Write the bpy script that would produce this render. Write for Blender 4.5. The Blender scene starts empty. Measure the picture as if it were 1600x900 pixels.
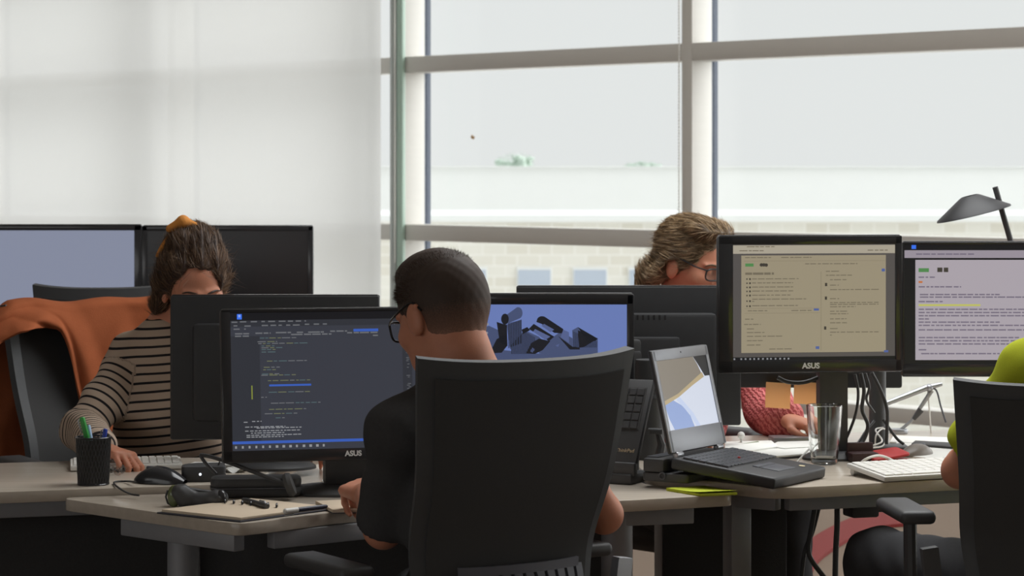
import bpy, bmesh, math, random
import numpy as np
from mathutils import Vector, Matrix, Euler

# ------------------------------------------------------------------ camera, sky, lights, exposure
C = bpy.context.scene.collection
sc = bpy.context.scene
F, H, Y0 = 4000.0, 1.45, 266.0          # focal length in pixels, camera height, horizon row (1600x900)
cam = bpy.data.cameras.new('camera')
camo = bpy.data.objects.new('camera', cam)
C.objects.link(camo)
camo.location = (0, 0, H)
camo.rotation_euler = (math.pi / 2, 0, 0)
cam.sensor_width = 36.0
cam.lens = 36.0 * F / 1600.0
cam.shift_y = -(450.0 - Y0) / 1600.0
cam.dof.use_dof = True
cam.dof.focus_distance = 5.5
cam.dof.aperture_fstop = 11.0
cam.clip_end = 2000
sc.camera = camo

world = bpy.data.worlds.new('sky')
sc.world = world
world.use_nodes = True
bg = world.node_tree.nodes['Background']
bg.inputs['Color'].default_value = (0.985, 1.0, 1.0, 1)
bg.inputs['Strength'].default_value = 0.84

sun = bpy.data.lights.new('sun', 'SUN')
sun.energy = 5.0
sun.angle = math.radians(95)
suno = bpy.data.objects.new('sun', sun)
C.objects.link(suno)
suno.rotation_euler = Vector((-0.74, -0.16, -0.42)).to_track_quat('-Z', 'Y').to_euler()

sc.view_settings.view_transform = 'Standard'
sc.view_settings.look = 'None'
sc.view_settings.exposure = 0.0
sc.view_settings.gamma = 1.0
sc.view_settings.use_curve_mapping = False
sc.cycles.use_denoising = True
sc.cycles.max_bounces = 8
sc.cycles.transparent_max_bounces = 24
sc.cycles.sample_clamp_indirect = 4.0

# window wall: M2 is the mullion right of the middle, U runs right along the wall, N points outdoors
M2 = Vector((0.936, 13.71, 0)); U = Vector((0.689, -0.725, 0)); N = Vector((0.725, 0.689, 0))
WALLROT = math.atan2(U.y, U.x)
BAY = 2.33
CEIL = 3.1

def area_light(name, loc, direction, sx, sy, power, color=(1, 1, 1), portal=False):
    l = bpy.data.lights.new(name, 'AREA')
    l.shape = 'RECTANGLE'; l.size = sx; l.size_y = sy
    l.energy = power; l.color = color
    if portal: l.cycles.is_portal = True
    o = bpy.data.objects.new(name, l)
    C.objects.link(o)
    o.location = loc
    o.rotation_euler = Vector(direction).to_track_quat('-Z', 'Y').to_euler()
    return o
area_light('desk_fill_light', (1.0, 6.5, 3.04), (0, 0, -1), 2.2, 2.2, 85, (0.97, 0.99, 1.0))  # added overhead fill that brightens the right desks, out of view
_wc = M2 + U * (BAY * 1.5) + Vector((0, 0, 1.55)) - N * 0.02
area_light('window_portal', _wc, -N, BAY * 9, 3.0, 1, portal=True)
# added fill light in front of the rear wall, which has no windows
area_light('rear_fill_light', M2 + U * 8.0 - N * 18.0 + Vector((0, 0, 1.75)), N + Vector((0, 0, -0.03)), 16.0, 2.4, 145, (0.98, 0.99, 1.0))
# added unseen strip light that brightens the window frames
area_light('frame_fill_light', M2 + U * (BAY * .8) - N * 2.2 + Vector((0, 0, 3.04)), (0, 0, -1), .35, 18.0, 85, (0.97, 0.985, 1.0)).rotation_euler = (0, 0, WALLROT + math.pi / 2)

def W(px, py, Y): return Vector(((px - 800) / F * Y, Y, H - (py - Y0) / F * Y))
def G(px, py, z):
    Y = (H - z) * F / (py - Y0)
    return Vector(((px - 800) / F * Y, Y, z))
R = math.radians

# ------------------------------------------------------------------ materials
def lin(c):
    c = c / 255.0
    return c / 12.92 if c <= 0.04045 else ((c + 0.055) / 1.055) ** 2.4
def S(r, g, b): return (lin(r), lin(g), lin(b), 1)
_mats = {}
def nd(nt, t, **kw):
    n = nt.nodes.new(t)
    for k, v in kw.items(): setattr(n, k, v)
    return n
def mat(name, col, rough=0.5, metal=0.0, var=0.08, scale=40, bump=0.0, bscale=None, spec=0.5, sss=0, stretch=None, coat=0):
    """principled surface with slight procedural colour variation and optional bump"""
    if name in _mats: return _mats[name]
    m = bpy.data.materials.new(name); m.use_nodes = True
    nt = m.node_tree; b = nt.nodes['Principled BSDF']
    b.inputs['Roughness'].default_value = rough
    b.inputs['Metallic'].default_value = metal
    b.inputs['Specular IOR Level'].default_value = spec
    if coat: b.inputs['Coat Weight'].default_value = coat
    if sss:
        b.inputs['Subsurface Weight'].default_value = sss
        b.inputs['Subsurface Radius'].default_value = (0.012, 0.005, 0.003)
        b.inputs['Subsurface Scale'].default_value = 1.0
    tc = nd(nt, 'ShaderNodeTexCoord'); mp = nd(nt, 'ShaderNodeMapping')
    nt.links.new(tc.outputs['Object'], mp.inputs['Vector'])
    if stretch: mp.inputs['Scale'].default_value = stretch
    nz = nd(nt, 'ShaderNodeTexNoise'); nz.inputs['Scale'].default_value = scale; nz.inputs['Detail'].default_value = 4
    nt.links.new(mp.outputs[0], nz.inputs['Vector'])
    mx = nd(nt, 'ShaderNodeMix', data_type='RGBA')
    a = tuple(max(0, x * (1 - var)) for x in col[:3]) + (1,)
    c = tuple(x * (1 + var) for x in col[:3]) + (1,)
    mx.inputs[6].default_value = a; mx.inputs[7].default_value = c
    nt.links.new(nz.outputs[0], mx.inputs[0])
    nt.links.new(mx.outputs[2], b.inputs['Base Color'])
    if bump:
        bn = nd(nt, 'ShaderNodeTexNoise'); bn.inputs['Scale'].default_value = bscale or scale; bn.inputs['Detail'].default_value = 3
        nt.links.new(mp.outputs[0], bn.inputs['Vector'])
        bp = nd(nt, 'ShaderNodeBump'); bp.inputs['Strength'].default_value = bump; bp.inputs['Distance'].default_value = 0.003
        nt.links.new(bn.outputs[0], bp.inputs['Height']); nt.links.new(bp.outputs[0], b.inputs['Normal'])
    _mats[name] = m
    return m
def emit(name, col, strength=1.0):
    """a lit display colour under a slightly glossy panel"""
    if name in _mats: return _mats[name]
    m = bpy.data.materials.new(name); m.use_nodes = True
    b = m.node_tree.nodes['Principled BSDF']
    b.inputs['Base Color'].default_value = (0.004, 0.004, 0.005, 1)
    b.inputs['Roughness'].default_value = 0.35
    b.inputs['Specular IOR Level'].default_value = 0.3
    b.inputs['Emission Color'].default_value = col
    b.inputs['Emission Strength'].default_value = strength
    _mats[name] = m
    return m

m_black = mat('black_plastic', S(68, 68, 69), 0.5, var=0.1, scale=60)
m_gloss = mat('gloss_black', S(52, 52, 54), 0.15, var=0.05)
m_matte = mat('matte_black', S(72, 71, 70), 0.75, var=0.12, scale=80)
m_cloth = mat('black_cloth', S(72, 71, 71), 0.95, var=0.15, scale=200, bump=0.2, bscale=500, spec=0.1)
m_dgrey = mat('dark_grey', S(84, 86, 92), 0.45, var=0.08)
m_alu = mat('aluminium', S(170, 172, 176), 0.35, metal=0.7, var=0.05, stretch=(1, 1, 20))
m_steel = mat('grey_steel', S(142, 143, 146), 0.45, metal=0.1, var=0.06)
m_white = mat('white_plastic', S(226, 224, 218), 0.4, var=0.03)
m_paper = mat('paper', S(235, 234, 228), 0.85, var=0.03, spec=0.1)
m_frame = mat('window_frame_paint', S(214, 211, 205), 0.45, var=0.03, scale=6, stretch=(1, 1, 8))
m_gasket = mat('blue_grey_gasket', S(84, 92, 108), 0.6, var=0.08)
m_skin = mat('skin', S(205, 140, 112), 0.5, var=0.1, scale=25, sss=0.15, bump=0.08, bscale=300, spec=0.35)
m_silver = mat('silver_print', S(225, 225, 225), 0.3, var=0.02)
m_cable = mat('cable_rubber', S(60, 60, 60), 0.5, var=0.1)

def wood_mat(name, c0, c1, rough):
    m = bpy.data.materials.new(name); m.use_nodes = True
    nt = m.node_tree; b = nt.nodes['Principled BSDF']
    b.inputs['Roughness'].default_value = rough
    b.inputs['Specular IOR Level'].default_value = 0.5
    tc = nd(nt, 'ShaderNodeTexCoord'); mp = nd(nt, 'ShaderNodeMapping')
    mp.inputs['Scale'].default_value = (1.5, 40, 40)
    mp.inputs['Rotation'].default_value = (0, 0, R(-20))
    nz = nd(nt, 'ShaderNodeTexNoise'); nz.inputs['Scale'].default_value = 2.0; nz.inputs['Detail'].default_value = 6
    cr = nd(nt, 'ShaderNodeValToRGB')
    cr.color_ramp.elements[0].position = 0.35; cr.color_ramp.elements[0].color = c0
    cr.color_ramp.elements[1].position = 0.7; cr.color_ramp.elements[1].color = c1
    nt.links.new(tc.outputs['Object'], mp.inputs[0]); nt.links.new(mp.outputs[0], nz.inputs['Vector'])
    nt.links.new(nz.outputs[0], cr.inputs[0]); nt.links.new(cr.outputs[0], b.inputs['Base Color'])
    return m
m_wood = wood_mat('pale_wood_laminate', S(186, 175, 160), S(195, 184, 170), 0.24)
m_edge = wood_mat('desk_edge_band', S(172, 162, 147), S(184, 174, 158), 0.35)

def glass_pane_mat():
    m = bpy.data.materials.new('window_glass'); m.use_nodes = True
    nt = m.node_tree; nt.nodes.clear()
    out = nd(nt, 'ShaderNodeOutputMaterial'); mx = nd(nt, 'ShaderNodeMixShader')
    t = nd(nt, 'ShaderNodeBsdfTransparent'); g = nd(nt, 'ShaderNodeBsdfGlossy')
    t.inputs['Color'].default_value = (0.985, 0.995, 0.99, 1)
    g.inputs['Roughness'].default_value = 0.02
    mx.inputs[0].default_value = 0.025
    nt.links.new(t.outputs[0], mx.inputs[1]); nt.links.new(g.outputs[0], mx.inputs[2])
    nt.links.new(mx.outputs[0], out.inputs[0])
    return m
m_pane = glass_pane_mat()
def clear_glass(name, col=(1, 1, 1, 1), rough=0.0, ior=1.45):
    m = bpy.data.materials.new(name); m.use_nodes = True
    b = m.node_tree.nodes['Principled BSDF']
    b.inputs['Base Color'].default_value = col
    b.inputs['Transmission Weight'].default_value = 1.0
    b.inputs['Roughness'].default_value = rough
    b.inputs['IOR'].default_value = ior
    return m

# ------------------------------------------------------------------ mesh helpers
class MB:
    def __init__(s): s.bm = bmesh.new()
    def _xf(s, vs, M):
        if M is not None: bmesh.ops.transform(s.bm, matrix=M, verts=vs)
    def box(s, c, size, M=None, bev=0.0, seg=2):
        t = bmesh.new()
        bmesh.ops.create_cube(t, size=1.0)
        bmesh.ops.scale(t, vec=Vector(size), verts=t.verts)
        if bev: bmesh.ops.bevel(t, geom=t.edges[:], offset=bev, segments=seg, affect='EDGES', profile=0.5)
        bmesh.ops.translate(t, vec=Vector(c), verts=t.verts)
        if M is not None: bmesh.ops.transform(t, matrix=M, verts=t.verts)
        s.add(t); return s
    def add(s, t):
        me = bpy.data.meshes.new('tmp'); t.to_mesh(me); t.free()
        s.bm.from_mesh(me); bpy.data.meshes.remove(me)
    def cyl(s, p0, p1, r0, r1=None, seg=20, bev=0.0):
        p0, p1 = Vector(p0), Vector(p1); r1 = r0 if r1 is None else r1
        t = bmesh.new(); d = p1 - p0
        bmesh.ops.create_cone(t, cap_ends=True, segments=seg, radius1=r0, radius2=r1, depth=d.length)
        if bev:
            es = [e for e in t.edges if abs(e.verts[0].co.z - e.verts[1].co.z) < 1e-6]
            bmesh.ops.bevel(t, geom=es, offset=bev, segments=2, affect='EDGES', profile=0.5)
        M = Matrix.Translation((p0 + p1) / 2) @ d.to_track_quat('Z', 'Y').to_matrix().to_4x4()
        bmesh.ops.transform(t, matrix=M, verts=t.verts)
        s.add(t); return s
    def ball(s, c, r, M=None, sub=2):
        c = Vector(c)
        t = bmesh.new(); bmesh.ops.create_icosphere(t, subdivisions=sub, radius=1.0)
        rr = (r, r, r) if np.isscalar(r) else r
        bmesh.ops.scale(t, vec=Vector(rr), verts=t.verts)
        if M is not None: bmesh.ops.transform(t, matrix=M, verts=t.verts)
        bmesh.ops.translate(t, vec=Vector(c), verts=t.verts)
        s.add(t); return s
    def tube(s, pts, r, seg=8, close=False):
        """swept round tube; r is a number or a list"""
        pts = [Vector(p) for p in pts]; n = len(pts)
        rs = [r] * n if isinstance(r, (int, float)) else r
        up = None; rings = []
        for i, p in enumerate(pts):
            d = (pts[min(i + 1, n - 1)] - pts[max(i - 1, 0)])
            if d.length < 1e-9: d = Vector((0, 0, 1))
            d.normalize()
            if up is None:
                up = d.orthogonal().normalized()
            else:
                up = (up - d * up.dot(d))
                up = up.normalized() if up.length > 1e-6 else d.orthogonal().normalized()
            v = d.cross(up)
            rings.append([s.bm.verts.new(p + (up * math.cos(a) + v * math.sin(a)) * rs[i]) for a in [2 * math.pi * k / seg for k in range(seg)]])
        for a, b in zip(rings[:-1], rings[1:]):
            for k in range(seg):
                s.bm.faces.new((a[k], a[(k + 1) % seg], b[(k + 1) % seg], b[k]))
        s.bm.faces.new(rings[0][::-1]); s.bm.faces.new(rings[-1])
        return s
    def prism(s, poly, z0, z1, bev=0.0, M=None):
        """polygon in the local x-y plane, extruded in z"""
        t = bmesh.new()
        vs = [t.verts.new((p[0], p[1], z0)) for p in poly]
        f = t.faces.new(vs)
        f.normal_update()
        if f.normal.z > 0: f.normal_flip()
        r = bmesh.ops.extrude_face_region(t, geom=[f])
        bmesh.ops.translate(t, vec=(0, 0, z1 - z0), verts=[g for g in r['geom'] if isinstance(g, bmesh.types.BMVert)])
        bmesh.ops.recalc_face_normals(t, faces=t.faces)
        if bev:
            es = [e for e in t.edges if abs(e.verts[0].co.z - e.verts[1].co.z) < 1e-6]
            bmesh.ops.bevel(t, geom=es, offset=bev, segments=2, affect='EDGES', profile=0.5)
        if M is not None: bmesh.ops.transform(t, matrix=M, verts=t.verts)
        s.add(t); return s
    def lathe(s, prof, seg=32, M=None):
        t = bmesh.new(); rings = []
        for r, z in prof:
            if r < 1e-6: rings.append([t.verts.new((0, 0, z))])
            else: rings.append([t.verts.new((r * math.cos(2 * math.pi * k / seg), r * math.sin(2 * math.pi * k / seg), z)) for k in range(seg)])
        for a, b in zip(rings[:-1], rings[1:]):
            for k in range(seg):
                k2 = (k + 1) % seg
                if len(a) == 1 and len(b) == 1: continue
                if len(a) == 1: t.faces.new((a[0], b[k2], b[k]))
                elif len(b) == 1: t.faces.new((a[k], a[k2], b[0]))
                else: t.faces.new((a[k], a[k2], b[k2], b[k]))
        bmesh.ops.recalc_face_normals(t, faces=t.faces)
        if M is not None: bmesh.ops.transform(t, matrix=M, verts=t.verts)
        s.add(t); return s
    def grid(s, fn, nu, nv, thick=0.0):
        """surface fn(u,v) in [0,1]^2; thick gives it a second skin"""
        t = bmesh.new()
        vs = [[t.verts.new(fn(i / nu, j / nv)) for j in range(nv + 1)] for i in range(nu + 1)]
        for i in range(nu):
            for j in range(nv):
                t.faces.new((vs[i][j], vs[i + 1][j], vs[i + 1][j + 1], vs[i][j + 1]))
        bmesh.ops.recalc_face_normals(t, faces=t.faces)
        if thick:
            t.normal_update()
            bmesh.ops.solidify(t, geom=t.faces[:], thickness=thick)
        s.add(t); return s
    def quad(s, a, b, c, d):
        s.bm.faces.new([s.bm.verts.new(p) for p in (a, b, c, d)]); return s
    def rect(s, x0, z0, x1, z1, y, lift=0.0):
        """thin raised rectangle in the x-z plane, facing -y"""
        return s.quad((x0, y, z0), (x1, y, z0), (x1, y, z1), (x0, y, z1))
    def build(s, name, m, parent=None, loc=None, rot=None, smooth=35):
        me = bpy.data.meshes.new(name); s.bm.to_mesh(me); s.bm.free()
        return link(name, me, m, parent, loc, rot, smooth)

def link(name, me, m, parent=None, loc=None, rot=None, smooth=35):
    if smooth:
        me.polygons.foreach_set('use_smooth', [True] * len(me.polygons))
        me.set_sharp_from_angle(angle=R(smooth))
    if m is not None: me.materials.append(m)
    o = bpy.data.objects.new(name, me)
    C.objects.link(o)
    if parent is not None: o.parent = parent
    if loc is not None: o.location = loc
    if rot is not None: o.rotation_euler = rot
    return o
def thing(name, label, cat, loc=(0, 0, 0), rz=0.0, group=None):
    o = bpy.data.objects.new(name, None); C.objects.link(o)
    o.empty_display_size = 0.05
    o.location = loc; o.rotation_euler = (0, 0, rz)
    return tag(o, label, cat, group)
def tag(o, label, cat, group=None, kind=None):
    if label: o['label'] = label
    if cat: o['category'] = cat
    if group: o['group'] = group
    if kind: o['kind'] = kind
    return o
def struct(o):
    o['kind'] = 'structure'; return o
def copy_tree(o, parent=None):
    c = o.copy(); C.objects.link(c)
    if parent is not None: c.parent = parent
    for ch in list(o.children): copy_tree(ch, c)
    return c
def text_mesh(name, txt, size, m, parent, loc, rot=(math.pi / 2, 0, 0), depth=0.0006, shear=0.0, bold=0.0):
    cu = bpy.data.curves.new(name, 'FONT'); cu.body = txt; cu.size = size
    cu.extrude = depth; cu.align_x = 'CENTER'; cu.align_y = 'CENTER'; cu.shear = shear; cu.offset = bold
    t = bpy.data.objects.new(name, cu); C.objects.link(t)
    bpy.context.view_layer.update()
    me = bpy.data.meshes.new_from_object(t.evaluated_get(bpy.context.evaluated_depsgraph_get()))
    bpy.data.objects.remove(t); bpy.data.curves.remove(cu)
    me.materials.clear()
    return link(name, me, m, parent, loc, rot, 0)
def bez(p, n=24):
    """smooth path through control points"""
    p = [Vector(q) for q in p]
    P = [p[0] * 2 - p[1]] + p + [p[-1] * 2 - p[-2]]
    out = []
    for i in range(1, len(P) - 2):
        a, b, c, d = P[i - 1], P[i], P[i + 1], P[i + 2]
        for k in range(n // (len(p) - 1) + 1):
            t = k / (n // (len(p) - 1) + 1)
            out.append(0.5 * ((2 * b) + (c - a) * t + (2 * a - 5 * b + 4 * c - d) * t * t + (3 * b - 3 * c + d - a) * t ** 3))
    out.append(p[-1])
    return out
def cable(name, label, pts, r, m=None, n=40, parent=None, cat='cable', group=None):
    p0 = Vector(pts[0])
    b = MB().tube([q - p0 for q in bez(pts, n)], r)
    o = b.build(name, m or m_cable, parent, p0)
    if parent is None: tag(o, label, cat, group)
    return o

# ------------------------------------------------------------------ signed distance modelling (one continuous skin)
class SDF:
    def __init__(s, res=0.004): s.p = []; s.res = res; s.fx = []
    def cap(s, a, b, ra, rb=None, k=0.02):
        s.p.append(('cap', np.array(a, float), np.array(b, float), ra, ra if rb is None else rb, k)); return s
    def ell(s, c, r, Rm=None, k=0.02, sub=False):
        s.p.append(('sub' if sub else 'ell', np.array(c, float), np.array(r, float), None if Rm is None else np.array(Rm)[:3, :3], k)); return s
    def chain(s, pts, rs, k=0.02):
        for i in range(len(pts) - 1): s.cap(pts[i], pts[i + 1], rs[i], rs[i + 1], k)
        return s
    def cut(s, pt, n):
        """keep the side n points away from"""
        s.p.append(('cut', np.array(pt, float), np.array(Vector(n).normalized(), float))); return s
    def disp(s, fn): s.fx.append(fn); return s
    def grid(s):
        lo = np.full(3, 1e9); hi = -lo
        for q in s.p:
            if q[0] == 'cap':
                r = max(q[3], q[4]); lo = np.minimum(lo, np.minimum(q[1], q[2]) - r); hi = np.maximum(hi, np.maximum(q[1], q[2]) + r)
            elif q[0] == 'ell':
                r = q[2].max(); lo = np.minimum(lo, q[1] - r); hi = np.maximum(hi, q[1] + r)
        pad = 0.02 + 3 * s.res
        lo -= pad; hi += pad
        n = np.ceil((hi - lo) / s.res).astype(int) + 1
        f = np.full(n, 0.06, np.float32)
        ax = [lo[i] + s.res * np.arange(n[i]) for i in range(3)]
        for q in s.p:
            if q[0] == 'cut':
                d = ((ax[0] - q[1][0]) * q[2][0])[:, None, None] + ((ax[1] - q[1][1]) * q[2][1])[None, :, None] + ((ax[2] - q[1][2]) * q[2][2])[None, None, :]
                np.maximum(f, d.astype(np.float32), out=f); continue
            k = q[5] if q[0] == 'cap' else q[4]
            if q[0] == 'cap':
                r = max(q[3], q[4]); a = np.minimum(q[1], q[2]) - r; b = np.maximum(q[1], q[2]) + r
            else:
                a = q[1] - q[2].max(); b = q[1] + q[2].max()
            e = k + 3 * s.res
            i0 = np.maximum(np.floor((a - e - lo) / s.res).astype(int), 0)
            i1 = np.minimum(np.ceil((b + e - lo) / s.res).astype(int) + 1, n)
            if (i1 <= i0).any(): continue
            sl = tuple(slice(i0[i], i1[i]) for i in range(3))
            X = ax[0][sl[0]][:, None, None]; Y = ax[1][sl[1]][None, :, None]; Z = ax[2][sl[2]][None, None, :]
            if q[0] == 'cap':
                d = q[2] - q[1]; L = max(d @ d, 1e-12)
                x, y, z = X - q[1][0], Y - q[1][1], Z - q[1][2]
                t = np.clip((x * d[0] + y * d[1] + z * d[2]) / L, 0, 1)
                g = np.sqrt((x - t * d[0]) ** 2 + (y - t * d[1]) ** 2 + (z - t * d[2]) ** 2) - (q[3] + (q[4] - q[3]) * t)
            else:
                x, y, z = X - q[1][0], Y - q[1][1], Z - q[1][2]
                if q[3] is not None:
                    M = q[3]
                    x, y, z = (M[0, 0] * x + M[1, 0] * y + M[2, 0] * z, M[0, 1] * x + M[1, 1] * y + M[2, 1] * z, M[0, 2] * x + M[1, 2] * y + M[2, 2] * z)
                r = q[2]
                k0 = np.sqrt((x / r[0]) ** 2 + (y / r[1]) ** 2 + (z / r[2]) ** 2)
                k1 = np.sqrt((x / r[0] ** 2) ** 2 + (y / r[1] ** 2) ** 2 + (z / r[2] ** 2) ** 2) + 1e-9
                g = k0 * (k0 - 1) / k1
            o = f[sl]
            if q[0] == 'sub':
                g = -g; h = np.maximum(k - np.abs(o - g), 0) / max(k, 1e-9)
                f[sl] = np.maximum(o, g) + h * h * k * 0.25
            else:
                h = np.maximum(k - np.abs(o - g), 0) / max(k, 1e-9)
                f[sl] = np.minimum(o, g) - h * h * k * 0.25
        if s.fx:
            X, Y, Z = np.meshgrid(*ax, indexing='ij', sparse=True)
            for fn in s.fx: f = f + fn(X, Y, Z).astype(np.float32)
        f[0] = f[-1] = 1; f[:, 0] = f[:, -1] = 1; f[:, :, 0] = f[:, :, -1] = 1
        return f, lo
    def mesh(s, name, origin=(0, 0, 0)):
        f, lo = s.grid()
        v, q = surface_nets(f, lo, s.res)
        v = v - np.array(origin)
        me = bpy.data.meshes.new(name)
        me.vertices.add(len(v)); me.vertices.foreach_set('co', v.astype(np.float32).ravel())
        me.loops.add(len(q) * 4); me.loops.foreach_set('vertex_index', q.astype(np.int32).ravel())
        me.polygons.add(len(q)); me.polygons.foreach_set('loop_start', np.arange(0, len(q) * 4, 4, dtype=np.int32))
        me.update(calc_edges=True); me.validate()
        return me, v
    def build(s, name, m, parent=None, origin=(0, 0, 0), loc=None):
        me, v = s.mesh(name, origin)
        return link(name, me, m, parent, loc, None, 180)
def surface_nets(f, lo, res):
    s = f < 0
    c = np.zeros(tuple(x - 1 for x in f.shape), np.int8)
    for a in (0, 1):
        for b in (0, 1):
            for d in (0, 1):
                c += s[a:a + c.shape[0], b:b + c.shape[1], d:d + c.shape[2]]
    idx = np.argwhere((c > 0) & (c < 8))
    acc = np.zeros((len(idx), 3)); cnt = np.zeros(len(idx))
    i, j, k = idx.T
    for ax in range(3):
        for o1 in (0, 1):
            for o2 in (0, 1):
                off = [0, 0, 0]; oth = [x for x in range(3) if x != ax]
                off[oth[0]] = o1; off[oth[1]] = o2
                a = f[i + off[0], j + off[1], k + off[2]]
                off2 = off[:]; off2[ax] += 1
                b = f[i + off2[0], j + off2[1], k + off2[2]]
                m = (a < 0) != (b < 0)
                t = np.where(m, a / np.where(m, a - b, 1), 0)
                p = np.tile(np.array(off, float), (len(idx), 1)); p[:, ax] += t
                acc += p * m[:, None]; cnt += m
    v = lo + res * (idx + acc / cnt[:, None])
    ids = np.full(c.shape, -1, np.int32); ids[i, j, k] = np.arange(len(idx))
    quads = []
    for ax in range(3):
        A = [slice(1, -1)] * 3; B = [slice(1, -1)] * 3
        A[ax] = slice(0, -1); B[ax] = slice(1, None)
        sa, sb = s[tuple(A)], s[tuple(B)]
        e = np.argwhere(sa != sb)
        inside = sa[tuple(e.T)]
        o = np.ones(3, int); o[ax] = 0
        e = e + o
        u, w = [(1, 2), (2, 0), (0, 1)][ax]
        du = np.zeros(3, int); dw = np.zeros(3, int); du[u] = 1; dw[w] = 1
        q = np.stack([ids[tuple((e - du - dw).T)], ids[tuple((e - dw).T)], ids[tuple(e.T)], ids[tuple((e - du).T)]], 1)
        q = np.where(inside[:, None], q, q[:, ::-1])
        quads.append(q)
    q = np.concatenate(quads)
    return v, q[(q >= 0).all(1)]

# ------------------------------------------------------------------ the setting
def wall_pt(s, out=0.0, z=0.0): return M2 + U * s + N * out + Vector((0, 0, z))
def wall_s(px, out):
    """distance along the wall at which image column px meets the plane offset by out"""
    t = (px - 800) / F; P = M2 + N * out
    return (t * P.y - P.x) / (U.x - t * U.y)
m_floor = mat('beige_floor', S(118, 98, 80), 0.75, var=0.06, scale=3)
m_ceil = mat('ceiling_paint', S(225, 223, 218), 0.9, var=0.02)
m_wall = mat('wall_paint', S(205, 200, 192), 0.9, var=0.02)
s0, s1 = -4 * BAY, 6 * BAY                   # ends of the window front
back = -18.6
def slab(name, pts, z0, z1, m): return struct(MB().prism([(p.x, p.y) for p in pts], z0, z1).build(name, m))
rc = [wall_pt(s0 - .2, .3), wall_pt(s1 + .2, .3), wall_pt(s1 + .2, back), wall_pt(s0 - .2, back)]
slab('floor', rc, -0.25, 0.0, m_floor)
slab('ceiling', rc, CEIL, CEIL + .3, m_ceil)
slab('wall_left', [wall_pt(s0 - .2, .3), wall_pt(s0, .3), wall_pt(s0, back), wall_pt(s0 - .2, back)], 0, CEIL, m_wall)
slab('wall_right', [wall_pt(s1, .3), wall_pt(s1 + .2, .3), wall_pt(s1 + .2, back), wall_pt(s1, back)], 0, CEIL, m_wall)
slab('wall_back', [wall_pt(s0 - .2, back), wall_pt(s1 + .2, back), wall_pt(s1 + .2, back - .2), wall_pt(s0 - .2, back - .2)], 0, CEIL, m_wall)

TR = [(0.04, .08), (0.235, .075), (1.077, .096), (2.083, .096), (3.06, .08)]       # transoms: height, thickness
D, DO = 0.16, 0.215
def mullion(i):
    o = MB().box((0, D / 2, CEIL / 2), (.075, D, CEIL - .002), bev=.003).build('trim_%d' % (i + 3), m_frame, None, wall_pt(i * BAY), (0, 0, WALLROT))
    MB().box((0, (D + DO) / 2, CEIL / 2), (.06, DO - D, CEIL - .004)).build('outer_cap', m_gasket, o)
    return struct(o)
def window(i):
    o = bpy.data.objects.new('window_%d' % (i + 3), None); C.objects.link(o); o['kind'] = 'structure'
    o.location = wall_pt(i * BAY); o.rotation_euler = (0, 0, WALLROT)
    for z, t in TR:
        tr = MB().box((BAY / 2, D / 2, z), (BAY - .077, D, t), bev=.003).build('transom', m_frame, o)
        MB().box((BAY / 2, D + .02, z - t * .1), (BAY - .08, .03, t * .55)).build('gasket', m_gasket, tr)
    for (za, ta), (zb, tb) in zip(TR[:-1], TR[1:]):
        MB().box((BAY / 2, D + .02, (za + zb) / 2), (BAY - .06, .012, zb - za - .04)).build('glass_pane', m_pane, o)
    return o
for i in range(-4, 7): mullion(i) if i not in (-4, 6) else None
for i in range(-4, 6): window(i)

# made-up housings, out of view, above the two added overhead fill lights
struct(MB().box((0, 0, 3.078), (18.1, .4, .04), None, .005).build('trim_21', m_frame, None, M2 + U * (BAY * .8) - N * 2.2, (0, 0, WALLROT)))
struct(MB().box((0, 0, 3.078), (2.25, 2.25, .04), None, .005).build('trim_22', m_frame, None, (1.0, 6.5, 0)))
# side guide of the roller blind on the mullion left of the middle
m_guide = mat('anodised_guide', S(186, 192, 190), 0.4, metal=0.0, var=0.1, stretch=(30, 30, .5), scale=3)
m_guideg = mat('green_tinted_guide', S(172, 196, 182), 0.35, metal=0.0, var=0.08, stretch=(40, 40, .5), scale=3)
g = MB()
g.box((-.035, -.02, CEIL / 2), (.045, .036, CEIL - .01), bev=.004).box((-.03, -.041, CEIL / 2), (.006, .006, CEIL - .01))
go = g.build('trim_20', m_guide, None, wall_pt(-BAY), (0, 0, WALLROT)); struct(go)
MB().box((.02, -.015, CEIL / 2), (.05, .028, CEIL - .01), bev=.004).build('guide_strip', m_guideg, go)

def bead_chain(px, label):
    b = MB(); z = .9
    while z < 3.0:
        t = bmesh.new(); bmesh.ops.create_icosphere(t, subdivisions=1, radius=.006); bmesh.ops.translate(t, vec=(0, 0, z - .9), verts=t.verts); b.add(t)
        z += .017
    b.tube([(0, 0, 0), (0, 0, 2.1)], .0025, 6)
    s = wall_s(px, -.06); p = wall_pt(s, -.06, .9)
    return tag(b.build('bead_chain', m_white, None, p), label, 'blind chain')
bead_chain(1061, 'thin white bead chain hanging beside the middle window post')
bead_chain(617, 'white bead chain hanging at the edge of the roller blind')

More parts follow.
